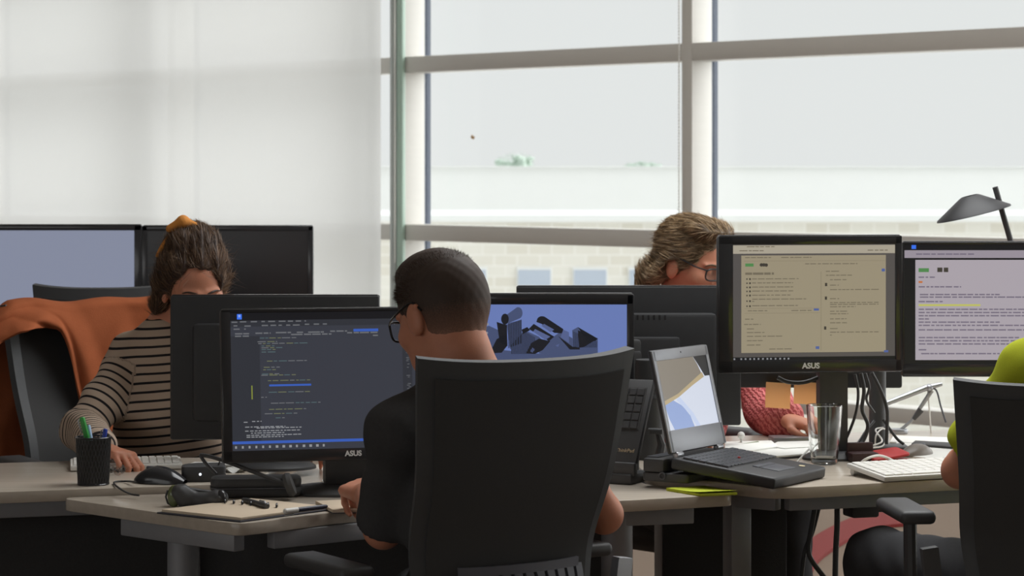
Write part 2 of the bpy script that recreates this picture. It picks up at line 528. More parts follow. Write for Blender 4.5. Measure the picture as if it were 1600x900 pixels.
# roller blind
def blind_mat():
    m = bpy.data.materials.new('blind_fabric'); m.use_nodes = True
    nt = m.node_tree; nt.nodes.clear()
    out = nd(nt, 'ShaderNodeOutputMaterial')
    tl = nd(nt, 'ShaderNodeBsdfTranslucent'); df = nd(nt, 'ShaderNodeBsdfDiffuse'); tr = nd(nt, 'ShaderNodeBsdfTransparent')
    tc = nd(nt, 'ShaderNodeTexCoord'); mp = nd(nt, 'ShaderNodeMapping'); mp.inputs['Scale'].default_value = (60, 1, 400)
    nz = nd(nt, 'ShaderNodeTexNoise'); nz.inputs['Scale'].default_value = 1.0; nz.inputs['Detail'].default_value = 3
    cr = nd(nt, 'ShaderNodeValToRGB')
    cr.color_ramp.elements[0].color = (.66, .657, .645, 1); cr.color_ramp.elements[1].color = (.72, .718, .71, 1)
    nt.links.new(tc.outputs['Object'], mp.inputs[0]); nt.links.new(mp.outputs[0], nz.inputs['Vector']); nt.links.new(nz.outputs[0], cr.inputs[0])
    for b in (tl, df): nt.links.new(cr.outputs[0], b.inputs['Color'])
    a = nd(nt, 'ShaderNodeMixShader'); a.inputs[0].default_value = .42
    b2 = nd(nt, 'ShaderNodeMixShader'); b2.inputs[0].default_value = .05
    nt.links.new(tl.outputs[0], a.inputs[1]); nt.links.new(df.outputs[0], a.inputs[2])
    nt.links.new(a.outputs[0], b2.inputs[1]); nt.links.new(tr.outputs[0], b2.inputs[2])
    nt.links.new(b2.outputs[0], out.inputs[0])
    return m
sb = wall_s(595, -.22); sl_ = s0 + .1
bl = thing('roller_blind', 'wide pale translucent roller blind covering the windows on the left', 'blind', wall_pt(sb, -.22), WALLROT)
L = sb - sl_
MB().grid(lambda u, v: Vector((-L * u, .004 * math.sin(u * 40), .25 + v * 2.75)), 60, 12).build('blind_fabric', blind_mat(), bl)
MB().cyl((-L, 0, 3.03), (0, 0, 3.03), .035).build('roller_tube', m_alu, bl)
MB().box((-L / 2, 0, .24), (L, .02, .03), bev=.004).build('bottom_bar', m_alu, bl)

# brown leaf stuck to the outside of the glass
lp = wall_pt(wall_s(738, D + .032), D + .032)
lz = H - (214 - Y0) / F * lp.y
tag(MB().grid(lambda u, v: Vector(((u - .5) * .035 * (1 - abs(2 * v - 1) ** 2 * .6), .003 * math.cos(6 * u), (v - .5) * .022 + .004 * math.sin(5 * u))), 6, 6, .001)
    .build('dead_leaf', mat('dead_leaf', S(196, 150, 96), .8, var=.2), None, Vector((lp.x, lp.y, lz)), (0, 0, WALLROT)),
    'small brown dead leaf stuck to the middle window pane', 'leaf')

# ------------------------------------------------------------------ outdoors: street, buildings, trees
m_ground = mat('pale_paving', S(240, 239, 235), .9, var=.05, scale=.3)
struct(MB().box((20, 180, -9.2), (700, 330, .4)).build('ground', m_ground))
m_white_wall = mat('white_render', S(226, 228, 227), .9, var=.015, scale=.5)
m_brick = bpy.data.materials.new('pale_brick'); m_brick.use_nodes = True
nt = m_brick.node_tree; bs = nt.nodes['Principled BSDF']; bs.inputs['Roughness'].default_value = .9
br = nd(nt, 'ShaderNodeTexBrick'); br.inputs['Color1'].default_value = S(220, 218, 210); br.inputs['Color2'].default_value = S(210, 206, 195); br.inputs['Mortar'].default_value = S(226, 224, 218)
br.inputs['Scale'].default_value = 1.0; br.inputs['Brick Width'].default_value = .9; br.inputs['Row Height'].default_value = .42; br.inputs['Mortar Size'].default_value = .03
tc = nd(nt, 'ShaderNodeTexCoord'); mp = nd(nt, 'ShaderNodeMapping'); mp.inputs['Rotation'].default_value = (R(90), 0, 0)
nt.links.new(tc.outputs['Object'], mp.inputs[0]); nt.links.new(mp.outputs[0], br.inputs['Vector']); nt.links.new(br.outputs[0], bs.inputs['Base Color'])
m_bwin = mat('far_window_glass', S(176, 186, 200), .2, var=.05)
Yb = 100.0
zb = W(0, 345, Yb).z
b = thing('brick_building', 'pale brick building with a row of small windows across the street', 'building', (2, Yb, -9))
MB().box((0, 6, (zb + 9) / 2), (60, 12, zb + 9)).build('wall', m_brick, b)
MB().box((0, 5.9, zb + 9 + .1), (60.4, 12.4, .25)).build('roof_edge', m_white_wall, b)
for px, w in ((835, 50), (922, 50), (1003, 38), (1092, 46), (748, 22), (655, 20), (1200, 46), (1310, 46), (1420, 46)):
    p = W(px, 433, Yb)
    f = MB().box((p.x - 2, -.02, p.z + 9), (w / 40 + .12, .1, .78)).build('window_frame', m_white_wall, b)
    MB().box((p.x - 2, -.08, p.z + 9 - .03), (w / 40, .06, .62)).build('pane', m_bwin, f)
b = thing('white_building', 'long white building with a flat roof far behind the brick one', 'building', (6, 160, -9))
hb = W(0, 262, 160).z + 9
MB().box((0, 8, hb / 2), (110, 16, hb), bev=.05).build('wall', m_white_wall, b)
MB().box((0, 8, hb + .04), (110.4, 16.4, .1)).build('roof_edge', m_white_wall, b)
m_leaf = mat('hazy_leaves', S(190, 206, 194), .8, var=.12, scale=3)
m_bark = mat('bark', S(120, 105, 90), .9)
def tree(px, py, w, h, label, seed):
    rnd = random.Random(seed)
    p = W(px, py, 182)
    t = thing('tree', label, 'tree', (p.x, 182, -9))
    zc = p.z + 9
    MB().cyl((0, 0, 0), (0, 0, zc - .2), .22, .1, 10).build('trunk', m_bark, t)
    c = MB()
    for k in range(26):
        a = rnd.uniform(0, 6.28); q = rnd.random() ** .5
        c.ball((math.cos(a) * q * w * .5, math.sin(a) * q * w * .4, zc + rnd.uniform(-.5, .5) * h * (1 - q * .6)), (rnd.uniform(.25, .5) * w * .35, rnd.uniform(.25, .5) * w * .35, rnd.uniform(.2, .4) * h * .5), sub=1)
    for k in range(700):
        a = rnd.uniform(0, 6.28); q = rnd.random() ** .5 * 1.12
        o = Vector((math.cos(a) * q * w * .5, math.sin(a) * q * w * .45, zc + rnd.uniform(-.6, .62) * h * (1 - q * .5)))
        d = Vector((rnd.uniform(-1, 1), rnd.uniform(-1, 1), rnd.uniform(-1, 1))) * .09
        e = d.cross(Vector((rnd.uniform(-1, 1), rnd.uniform(-1, 1), 1))).normalized() * .06
        c.quad(o, o + e + d * .5, o + d, o - e + d * .5)
    c.build('crown', m_leaf, t)
tree(806, 256, 2.5, 1.5, 'green tree top showing above the white roof, left of the two', 1)
tree(1005, 262, 2.6, .8, 'low green tree top above the white roof, right of the two', 2)

# curved red rug on the floor by the windows
rp = []
for px, py in ((1238, 905), (1262, 850), (1290, 828), (1340, 806), (1385, 800), (1420, 800)): rp.append(G(px, py, .012))
rq = []
for px, py in ((1420, 818), (1380, 822), (1340, 835), (1300, 858), (1275, 880), (1262, 915)): rq.append(G(px, py, .012))
pp = bez(rp, 20) + bez(rq, 20)
c0 = sum(pp, Vector()) / len(pp); c0.z = 0
tag(MB().prism([((p - c0).x, (p - c0).y) for p in pp], .001, .014).build('rug', mat('red_carpet', S(126, 40, 37), .95, var=.12, scale=60, bump=.3, bscale=300), None, c0),
    'curved red rug on the beige floor under the right desk', 'rug')

# ------------------------------------------------------------------ desks
def round_poly(pts, r, n=5):
    out = []
    for i, p in enumerate(pts):
        a, b, c = Vector(pts[i - 1]), Vector(p), Vector(pts[(i + 1) % len(pts)])
        d0 = (a - b); d1 = (c - b)
        rr = min(r, d0.length * .45, d1.length * .45)
        q0 = b + d0.normalized() * rr; q1 = b + d1.normalized() * rr
        for k in range(n + 1):
            t = k / n
            out.append(tuple((q0 * (1 - t) ** 2 + b * 2 * t * (1 - t) + q1 * t * t)))
    return out
def desk(label, poly, z, legs, aprons, r=.05, leg_r=.035, square=False):
    cx = sum(p[0] for p in poly) / len(poly); cy = sum(p[1] for p in poly) / len(poly)
    t = thing('desk', label, 'desk', (cx, cy, 0))
    lp = [(p[0] - cx, p[1] - cy) for p in poly]
    tp = MB().prism(round_poly(lp, r), z - .026, z, .002).build('desktop', m_wood, t)
    for a, b in aprons:
        a = Vector((a[0] - cx, a[1] - cy, 0)); b = Vector((b[0] - cx, b[1] - cy, 0))
        d = b - a
        M = Matrix.Translation((a + b) / 2) @ Matrix.Rotation(math.atan2(d.y, d.x), 4, 'Z')
        MB().box((0, 0, z - .027 - .018), (d.length, .03, .036), M, .003).build('apron_rail', m_steel, t)
    for x, y in legs:
        lg = MB()
        if square: lg.box((x - cx, y - cy, (z - .03) / 2), (leg_r * 2, leg_r * 2, z - .032), Matrix.Translation((x - cx, y - cy, 0)) @ Matrix.Rotation(.35, 4, 'Z') @ Matrix.Translation((-(x - cx), -(y - cy), 0)), .006)
        else: lg.cyl((x - cx, y - cy, .02), (x - cx, y - cy, z - .028), leg_r, seg=28)
        lo = lg.build('leg', m_steel, t)
        MB().cyl((x - cx, y - cy, .0), (x - cx, y - cy, .02), leg_r * .9, seg=20).build('foot', m_black, lo)
    return t
ZA, ZB, ZC = .73, .745, .745
polyA = [(-1.0, 5.628), (-.60, 5.25), (-.555, 5.215), (-.50, 5.262), (-.36, 5.41), (-.15, 5.50), (.2158, 5.57), (.497, 5.69), (.47, 5.75), (.305, 5.86), (.262, 6.28), (-.49, 6.28), (-.575, 5.762), (-.68, 5.722)]
desk('wooden desk at the front where the man in black works', polyA, ZA, [(-.70, 5.46), (.232, 5.66)], [((-.83, 5.50), (-.56, 5.26)), ((-.50, 5.30), (-.2, 5.53)), ((-.18, 5.535), (.40, 5.685)), ((-.45, 6.2), (.22, 6.2))])
polyB = [(-1.75, 5.42), (-1.0, 5.648), (-.69, 5.738), (-.60, 5.785), (-.515, 6.33), (-.9, 6.26), (-1.75, 6.02)]
desk('wooden desk on the left where the woman in stripes works', polyB, ZB, [(-1.62, 5.56), (-1.62, 5.95), (-.60, 6.22)], [((-1.6, 5.52), (-.7, 5.79)), ((-1.6, 6.0), (-.62, 6.24))], r=.03)
polyC = [(.285, 6.30), (.318, 5.89), (.475, 5.785), (.56, 5.695), (.63, 5.69), (.96, 5.826), (1.9, 6.12), (1.9, 7.15), (1.1, 6.93), (.3, 6.72)]
desk('wooden desk on the right carrying the open laptop and drinking glass', polyC, ZC, [(.515, 5.86), (1.75, 6.2), (1.75, 7.0), (.4, 6.62)], [((.62, 5.78), (1.7, 6.15)), ((.60, 5.78), (.40, 5.93)), ((.45, 6.66), (1.7, 7.0))], r=.09, leg_r=.026, square=True)
desk('far desk by the blind holding two large monitors', [(-2.2, 8.55), (-.5, 8.55), (-.5, 9.35), (-2.2, 9.35)], .745, [(-2.1, 8.65), (-.6, 8.65), (-2.1, 9.25), (-.6, 9.25)], [((-2.1, 8.62), (-.6, 8.62)), ((-2.1, 9.28), (-.6, 9.28))], r=.03)

# fabric modesty screens below the desks
def panel(label, a, b, z0, z1):
    a = Vector(a + (0,)); b = Vector(b + (0,)); d = b - a; c = (a + b) / 2
    t = thing('modesty_panel', label, 'panel', c, math.atan2(d.y, d.x))
    MB().box((0, 0, (z0 + z1) / 2), (d.length, .02, z1 - z0), None, .006).build('panel_board', m_cloth, t)
    for x in (-d.length * .42, d.length * .42):
        MB().box((x, .016, z0 / 2 + .05), (.03, .012, z0 + .1)).build('bracket', m_matte, t)
panel('black panel below the front edge of the left desk', (-1.7, 5.62), (-.74, 5.90), .06, .69)
panel('black panel below the middle desk behind the man', (-.80, 5.95), (.25, 6.0), .04, .67)
panel('black panel below the right desk behind its square leg', (.36, 6.12), (.66, 6.16), .06, .69)

# cable box and hanging cables below the right desk
p = W(1345, 790, 6.05)
t = thing('cable_box', 'black box with a lever hanging below the right desk', 'box', (p.x, p.y, 0), .3)
MB().box((0, 0, .672), (.07, .06, .08), None, .006).build('housing', m_black, t)
MB().box((.045, 0, .652), (.05, .03, .022), None, .008).build('lever', m_black, t)
cable('hanging_cable', 'black cable looping down below the right desk to the floor', [W(1275, 783, 6.1), W(1267, 830, 6.1), W(1263, 855, 6.1), W(1268, 875, 6.1), W(1290, 905, 6.1)], .006)
cable('hanging_cable', 'black cable crossing another below the right desk', [W(1282, 783, 6.12), W(1270, 830, 6.12), W(1258, 860, 6.12), W(1252, 905, 6.12)], .005)
cable('hanging_cable', 'straight black cable hanging below the right desk beside the cable box', [W(1308, 780, 6.1), W(1308, 820, 6.1), W(1306, 860, 6.1), W(1305, 905, 6.1)], .007)

# ------------------------------------------------------------------ monitors
m_off = mat('dark_display', S(40, 40, 42), .22, var=.03)
m_satin = mat('satin_black', S(54, 54, 55), .55, var=.08, spec=.35)
def monitor(label, loc, yaw, w, h, zb, bez=(.018, .018, .02, .024), tilt=0, stand=True, neck_x=0.0, screen=None, logo=None, group=None, housing=None, bulge=True, base_w=.23, neck_w=.06, parent=None):
    t = thing('monitor', label, 'monitor', loc, R(yaw), group)
    piv = (0, 0, zb + h / 2); rot = (R(-tilt), 0, 0)
    hm = housing or m_black
    b = MB().box((0, 0, 0), (w, .026, h), None, .006)
    if bulge: b.box((0, .022, -.01), (w * .78, .03, h * .68), None, .012).box((0, .042, -.02), (w * .45, .02, h * .4), None, .008)
    hs = b.build('housing', hm, t, piv, rot)
    v = MB()
    for k in range(14): v.box((-.09 + k * .0138, .0365, h * .28), (.005, .002, .012))
    v.build('vents', m_gloss, hs)
    l, r, tp, bt = bez
    z = MB()
    z.box((-w / 2 + l / 2, -.0155, 0), (l, .006, h - .002), None, .002).box((w / 2 - r / 2, -.0155, 0), (r, .006, h - .002), None, .002)
    z.box((0, -.0155, h / 2 - tp / 2), (w - .002, .006, tp), None, .002).box((0, -.002, h / 2 + .0005), (w - .008, .022, .003), None, .0014).box((0, -.0155, -h / 2 + bt / 2), (w - .002, .006, bt), None, .002)
    bz = z.build('bezel', m_gloss, t, piv, rot)
    sx0, sx1, sz0, sz1 = -w / 2 + l, w / 2 - r, -h / 2 + bt, h / 2 - tp
    s = MB().rect(sx0, sz0, sx1, sz1, -.0142).build('screen', screen or m_off, t, piv, rot, 0)
    if logo:
        text_mesh('logo', logo, bt * .62, m_silver, bz, (logo_x.get(label, 0), -.019, -h / 2 + bt * .52), bold=.0006)
    if stand:
        nk = MB()
        nk.prism([(neck_x - neck_w / 2, .03), (neck_x + neck_w / 2, .03), (neck_x + neck_w / 2, .065), (neck_x - neck_w / 2, .065)], .015, zb + h * .55, .01)
        nk.box((neck_x * .5, .045, zb + h * .5), (neck_w + abs(neck_x), .03, .09), None, .01)
        nk.build('neck', m_black, t)
        MB().lathe([(0, 0), (base_w / 2, 0), (base_w / 2, .006), (base_w / 2 - .012, .014), (.05, .02), (0, .02)], 40, Matrix.Translation((neck_x, .04, 0)) @ Matrix.Diagonal((1, .75, 1, 1))).build('base', m_black, t)
    return t, s, (sx0, sx1, sz0, sz1)
logo_x = {}
def marks(s, ext, name, m, rects, lift=.0006):
    """rectangles given as fractions (u0, v0, u1, v1) of a screen, v running down"""
    x0, x1, z0, z1 = ext; b = MB()
    for u0, v0, u1, v1 in rects:
        b.rect(x0 + (x1 - x0) * u0, z1 - (z1 - z0) * v1, x0 + (x1 - x0) * u1, z1 - (z1 - z0) * v0, -.0142 - lift)
    return b.build(name, m, s, None, None, 0)
def words(rnd, u0, u1, v, h, ws=(.012, .05), gap=.006):
    out = []; u = u0
    while u < u1 - .004:
        e = min(u + rnd.uniform(*ws), u1); out.append((u, v, e, v + h)); u = e + gap * rnd.uniform(.7, 1.6)
    return out

# --- the programmer's monitor
rnd = random.Random(5)
e_code = emit('display_charcoal', (.040, .043, .056, 1))
e_dark = emit('display_black', (.010, .010, .012, 1)); e_side = emit('display_sidebar', (.030, .032, .040, 1))
e_blue = emit('display_blue', S(58, 92, 178)); e_txt = emit('display_grey_text', S(104, 106, 110)); e_txt2 = emit('display_bright_text', S(140, 142, 146))
e_green = emit('display_green_text', S(104, 108, 84)); e_teal = emit('display_teal_text', S(80, 98, 102)); e_badge = emit('display_badge_blue', S(58, 112, 232))
LAB = 'monitor with dark code on its screen, facing the man'
logo_x[LAB] = 0.0
px0, px1, py0, py1 = 361, 738, 483, 708
def fr(pts): return [((a - px0) / (px1 - px0), (y - py0) / (py1 - py0), (b - px0) / (px1 - px0), (y - py0) / (py1 - py0)) for a, b, y in pts]
mon, scr, ext = monitor(LAB, ((547 - 800) / F * 5.69, 5.69, ZA), 14, .575, .336, .077, (.021, .021, .008, .026), 8, True, screen=e_code, logo='ASUS', base_w=.26, neck_w=.10)
marks(scr, ext, 'title_band', e_dark, [(0, 0, 1, .055)], .0003)
marks(scr, ext, 'sidebar', e_side, [(0, .17, .12, .955), (0, .055, 1, .10)], .0003)
marks(scr, ext, 'badge', e_badge, [(.028, .008, .048, .047)])
marks(scr, ext, 'badge_letters', emit('display_white', S(210, 215, 225)), [(.034, .016, .042, .020), (.034, .026, .042, .030)], .001)
r_ = []
for a, b, y in [(363, 372, 497), (376, 480, 496.5), (366, 372, 503), (383, 394, 503.5), (410, 470, 503), (478, 515, 502), (366, 385, 508.5)]:
    (u0, v, u1, _), = fr([(a, b, y)]); r_ += words(rnd, u0, u1, v, .009, (.014, .03), .012)
for a, b, y in [(368, 390, 516), (400, 424, 515.5), (432, 456, 515), (465, 475, 515), (483, 508, 515), (518, 545, 514), (368, 390, 520), (456, 520, 518.5), (545, 597, 517), (586, 594, 522)]:
    (u0, v, u1, _), = fr([(a, b, y)]); r_ += words(rnd, u0, u1, v, .010, (.02, .05), .004)
marks(scr, ext, 'menu_text', e_txt, r_)
code = [(407, 464, 524), (403, 434, 530), (404, 483, 533), (409, 432, 537), (409, 443, 540), (409, 431, 543), (409, 431, 547), (417, 480, 562), (412, 440, 572), (411, 433, 576), (409, 436, 583), (408, 463, 585), (418, 487, 594), (419, 486, 613), (407, 416, 621), (422, 500, 631), (419, 478, 641), (412, 463, 648), (429, 444, 655)]
r1, r2, r3 = [], [], []
for n, (a, b, y) in enumerate(code):
    (u0, v, u1, _), = fr([(a, b, y)])
    for w in words(rnd, u0, u1, v, .0065, (.010, .035), .005): (r1, r2, r3)[rnd.choice((0, 0, 1, 2))].append(w)
marks(scr, ext, 'code_text', e_txt, r1); marks(scr, ext, 'code_keywords', e_teal, r2); marks(scr, ext, 'code_strings', e_green, r3)
(u0, v, u1, _), = fr([(420, 486, 601)])
marks(scr, ext, 'selected_line', e_blue, [(u0, v, u1, v + .014)], .0004)
cons = []
for a, b, y in [(381, 444, 669), (399, 470, 671), (381, 470, 675.5), (390, 442, 679), (383, 470, 682.5), (383, 441, 685.5), (379, 385, 661), (392, 407, 660)]:
    (u0, v, u1, _), = fr([(a, b, y)]); cons += words(rnd, u0, u1, v, .0065, (.008, .02), .004)
marks(scr, ext, 'console_text', e_txt2, cons)
marks(scr, ext, 'status_bar', e_blue, [(.0, .932, 1, .952)])
marks(scr, ext, 'active_tab', e_blue, [(.515, .128, .62, .148)])
marks(scr, ext, 'change_marker', emit('display_olive', S(128, 136, 60)), [(.082, .53, .087, .63)])
bar = []
for k in range(14): bar.append((.01 + k * .028, .966, .01 + k * .028 + rnd.choice((.008, .011)), .984))
marks(scr, ext, 'task_icons', e_txt2, bar)
marks(scr, ext, 'minimap', e_side, [(.72, .16, .76, .62)], .0004)
marks(scr, ext, 'minimap_marks', e_txt, [(.735 + rnd.uniform(0, .01), .2 + k * .012, .745 + rnd.uniform(0, .01), .204 + k * .012) for k in range(34) if rnd.random() < .5])

# --- the woman's monitor seen from behind
monitor('black monitor seen from behind, hiding the woman in stripes', ((430 - 800) / F * 6.1, 6.1, ZB), 181, .497, .343, .064, base_w=.2, bulge=True, housing=m_satin)

# --- blue-violet wallpaper monitor
e_viol = emit('display_violet', S(104, 122, 178)); e_ink = emit('display_ink', S(30, 31, 36)); e_slate = emit('display_slate', S(70, 80, 112)); e_slate2 = emit('display_slate_light', S(84, 96, 138))
Yv = 6.12; wv, hv = .45, .335
mon, scr, ext = monitor('monitor with blue-violet wallpaper of dark block shapes, behind the chair', ((843 - 800) / F * Yv, Yv, ZA), 0, wv, hv, 1.45 - (459 - Y0) / F * Yv - hv - ZA, (.017, .017, .025, .03), 0, True, screen=e_viol, logo='ASUS')
def vp(px, py):
    """wallpaper point seen at a photo pixel, on this screen plane"""
    y = Yv - .0142
    return ((px - 800) / F * y - (843 - 800) / F * Yv, 1.45 - (py - Y0) / F * y - (ZA + (1.45 - (459 - Y0) / F * Yv - hv - ZA) + hv / 2))
def shape(name, m, polys, lift):
    b = MB()
    for poly in polys:
        bb = [b.bm.verts.new((vp(*q)[0], -.0142 - lift, vp(*q)[1])) for q in poly]
        f = b.bm.faces.new(bb); f.normal_update()
        if f.normal.y > 0: f.normal_flip()
    return b.build(name, m, scr, None, None, 0)
def arcp(cx, cy, rx, ry, a0, a1, n=12): return [(cx + rx * math.cos(R(a0 + (a1 - a0) * k / n)), cy + ry * math.sin(R(a0 + (a1 - a0) * k / n))) for k in range(n + 1)]
# letter-like extruded blocks, dark fronts and ribbed slate sides
shape('block_sides', e_slate, [
    [(783, 498), (808, 480)] + arcp(810, 489, 6.5, 9, -80, 80, 8) + [(792, 506)],
    [(776, 505), (792, 507), (815, 499), (815, 536), (797, 546), (792, 510)],
    [(756, 512), (764, 509), (790, 521), (776, 532), (768, 546), (757, 546)],
    [(798, 538), (820, 516), (842, 526), (852, 536), (834, 553), (812, 556), (799, 552)],
    [(842, 543), (876, 518), (906, 535), (934, 528), (934, 546), (870, 556), (842, 552)],
    [(894, 516), (903, 511), (934, 530), (934, 546), (895, 544)],
    [(757, 544), (796, 548), (834, 552), (870, 554), (934, 544), (934, 562), (880, 590), (757, 600)]], .0003)
shape('block_fronts', e_ink, [
    arcp(789, 498.5, 6, 8.5, 0, 360, 18)[:-1],
    [(776, 503), (792, 508), (793, 541), (781, 536)],
    [(768, 546), (776, 530), (790, 522), (792, 541), (784, 551), (770, 552)],
    [(822, 552), (830, 536), (842, 529), (860, 533), (848, 547), (836, 553)],
    [(826, 514), (834, 506), (866, 526), (858, 533)],
    [(838, 503)] + arcp(847, 500, 8, 6, 180, 300, 6) + [(880, 514), (880, 521), (866, 520), (846, 506)],
    [(872, 525), (895, 542)] + arcp(906, 534, 14, 9, 120, 20, 8) + [(903, 511), (934, 529), (930, 533), (903, 516), (906, 546), (890, 546)],
    [(815, 515), (824, 511), (828, 516), (817, 522)]], .0006)
shape('block_highlights', e_slate2, [[(836, 514), (860, 526), (852, 531), (833, 518)], [(850, 506), (866, 515), (860, 519), (846, 509)], [(868, 540), (874, 537), (872, 542)], [(828, 549), (832, 543), (836, 546), (832, 551)], [(880, 515), (889, 519), (889, 536), (876, 527)]], .0009)
st = MB()
for k in range(16):
    x = 794 + k * 1.35
    a = vp(x, 505 + (x - 792) * -.22); b_ = vp(x, 544 - (x - 794) * .38); st.rect(a[0], b_[1], a[0] + .0011, a[1], -.0152)
for k in range(18):
    a = vp(799 + k * 2.1, 0); q = vp(799 + k * 2.1, 538 - min(k, 9) * 2.2 + max(0, k - 10) * 1.2); w_ = vp(799 + k * 2.1, 553)
    st.rect(a[0], w_[1], a[0] + .0014, q[1], -.0152)
for k in range(22):
    x = 896 + k * 1.7; q = vp(x, 515 + (x - 896) * .42 + 3); w_ = vp(x, 543); st.rect(q[0], w_[1], q[0] + .0011, q[1], -.0152)
st.build('block_ribs', e_ink, scr, None, None, 0)
marks(scr, ext, 'desktop_icons', e_txt2, [((757 + d - 708) / 270, (y - 475) / 215, (763 + d - 708) / 270, (y + 4 - 475) / 215) for d, y in ((0, 478), (0, 494), (1, 509), (0, 525))])

# --- black monitors turned away on the right
monitor('wide black monitor seen from behind, in front of the woman in pink', ((982 - 800) / F * 6.45, 6.45, ZC), 180, .565, .35, .063, base_w=.2, housing=m_satin)
Y3 = 6.62
m3, _, _ = monitor('black monitor seen from behind with two orange notes stuck on', ((1280 - 800) / F * Y3, Y3, 0), 178, .425, .30, .888, stand=False, housing=m_satin)
# --- browser monitor on the right
e_sheet = emit('display_beige', S(150, 140, 118)); e_band = emit('display_beige_light', S(166, 158, 142)); e_grey = emit('display_grey', S(84, 80, 78)); e_ltxt = emit('display_soft_text', S(112, 104, 88)); e_dtxt = emit('display_dark_text', S(64, 60, 54)); e_lgreen = emit('display_green', S(80, 132, 78)); e_lblue = emit('display_soft_blue', S(80, 96, 150)); e_pline = emit('display_line', S(132, 122, 102))
LAB = 'monitor with a beige web page on its screen, behind the drinking glass'
Yr = 6.2
mon, scr, ext = monitor(LAB, ((1264 - 800) / F * Yr, Yr, ZC), 8, .455, .33, 1.45 - (581 - Y0) / F * Yr - ZC, (.036, .017, .021, .03), 0, True, neck_x=.07, screen=e_grey, logo='ASUS', base_w=.15, neck_w=.07)
def rz_(x0, y0, x1, y1): return ((x0 - 115) / 880, (y0 - 100) / 640, (x1 - 115) / 880, (y1 - 100) / 640)
marks(scr, ext, 'page', e_sheet, [rz_(160, 160, 945, 698)], .0003)
marks(scr, ext, 'tab_bar', e_band, [rz_(115, 104, 995, 150)], .0003)
marks(scr, ext, 'task_bar', e_dark, [rz_(115, 722, 995, 740)], .0003)
marks(scr, ext, 'page_divider', e_pline, [rz_(590, 250, 593, 690), rz_(175, 190, 940, 192), rz_(178, 478, 585, 480), rz_(178, 452, 585, 454)])
marks(scr, ext, 'green_button', e_lgreen, [rz_(181, 204, 226, 221)])
marks(scr, ext, 'blue_buttons', e_lblue, [rz_(552, 455, 580, 467), rz_(562, 665, 582, 680), rz_(922, 236, 940, 252), rz_(935, 690, 958, 702)])
o_ = MB()
for cx, cy in ((268, 212), (281, 212), (294, 213)):
    u, v = (cx - 115) / 880, (cy - 100) / 640
    x, z = ext[0] + (ext[1] - ext[0]) * u, ext[3] - (ext[3] - ext[2]) * v
    o_.cyl((x, -.0142, z), (x, -.0156, z), .0042, seg=14)
o_.build('avatars', e_dtxt, scr, None, None, 0)
d_, l_ = [], []
for y in (290, 313, 336, 358, 381, 412, 440): d_ += [rz_(187, y - 4, 194, y + 4), rz_(202, y - 5, 211, y + 5)]
for x, y in ((619, 323), (618, 398), (614, 564)): d_.append(rz_(x - 6, y - 9, x + 6, y + 9))
l_ += words(rnd, *[rz_(181, 262, 336, 0)[k] for k in (0, 2)], rz_(0, 254, 0, 0)[1], .02, (.03, .08))
for y, a, b in ((290, 218, 470), (312, 218, 440), (335, 218, 440), (357, 218, 440), (380, 218, 425), (402, 218, 515), (414, 218, 230), (438, 218, 465), (466, 195, 300), (466, 430, 540), (512, 180, 225), (541, 175, 265), (566, 190, 228), (586, 190, 285), (607, 190, 380), (631, 190, 275), (655, 190, 270), (678, 310, 440),
                (208, 505, 790), (250, 618, 690), (272, 618, 760), (297, 640, 730), (327, 640, 688), (352, 640, 910), (402, 640, 690), (424, 640, 905), (434, 640, 905), (447, 640, 780), (472, 640, 740), (486, 640, 740), (514, 640, 730), (536, 640, 740), (568, 640, 690), (588, 640, 905), (604, 640, 650), (172, 180, 320), (172, 375, 540), (112, 190, 340), (134, 150, 280), (134, 845, 955)):
    q = rz_(a, y - 3, b, y + 2); l_ += words(rnd, q[0], q[2], q[1], q[3] - q[1], (.015, .05), .006)
marks(scr, ext, 'bullets', e_dtxt, d_); marks(scr, ext, 'page_text', e_ltxt, l_)
marks(scr, ext, 'task_icons', e_txt2, [rz_(x, 727, x + 9, 736) for x in (118, 155, 178, 203, 225, 248, 272, 296, 315, 340, 365, 388, 410)], .0009)
# --- far right monitor
e_lil = emit('display_lilac', S(150, 142, 152)); e_lilb = emit('display_lilac_light', S(168, 160, 168)); e_ptxt = emit('display_purple_text', S(112, 104, 120))
Y4 = 6.36
X4 = (1408 - 800) / F * Y4 + .2275
mon4, scr, ext = monitor('monitor at the right edge with a lilac document page', (X4, Y4, 0), 0, .455, .334, 1.45 - (588 - Y0) / F * Y4, (.006, .018, .006, .032), 0, False, screen=e_dark)
def rq_(x0, y0, x1, y1):
    """page rectangle from photo pixels"""
    g = lambda x: ((x - 1412) / 270.0); v = lambda y: (y - 382) / 186.0
    return (g(x0), v(y0), g(x1), v(y1))
marks(scr, ext, 'tab_bar', e_lil, [rq_(1412, 391, 1675, 403)], .0003)
marks(scr, ext, 'page', e_lilb, [rq_(1429, 406, 1655, 562)], .0003)
marks(scr, ext, 'badge', e_badge, [rq_(1423, 383, 1430, 389)])
marks(scr, ext, 'green_button', e_lgreen, [rq_(1434, 419, 1450, 425)])
marks(scr, ext, 'highlight', emit('display_yellow', S(186, 186, 96)), [rq_(1434, 475, 1530, 478)])
marks(scr, ext, 'avatars', e_dtxt, [rq_(1463, 418, 1471, 425), rq_(1473, 418, 1480, 425)])
marks(scr, ext, 'bullet', emit('display_orange', S(190, 110, 60)), [rq_(1434, 439, 1440, 442)])
l_ = []
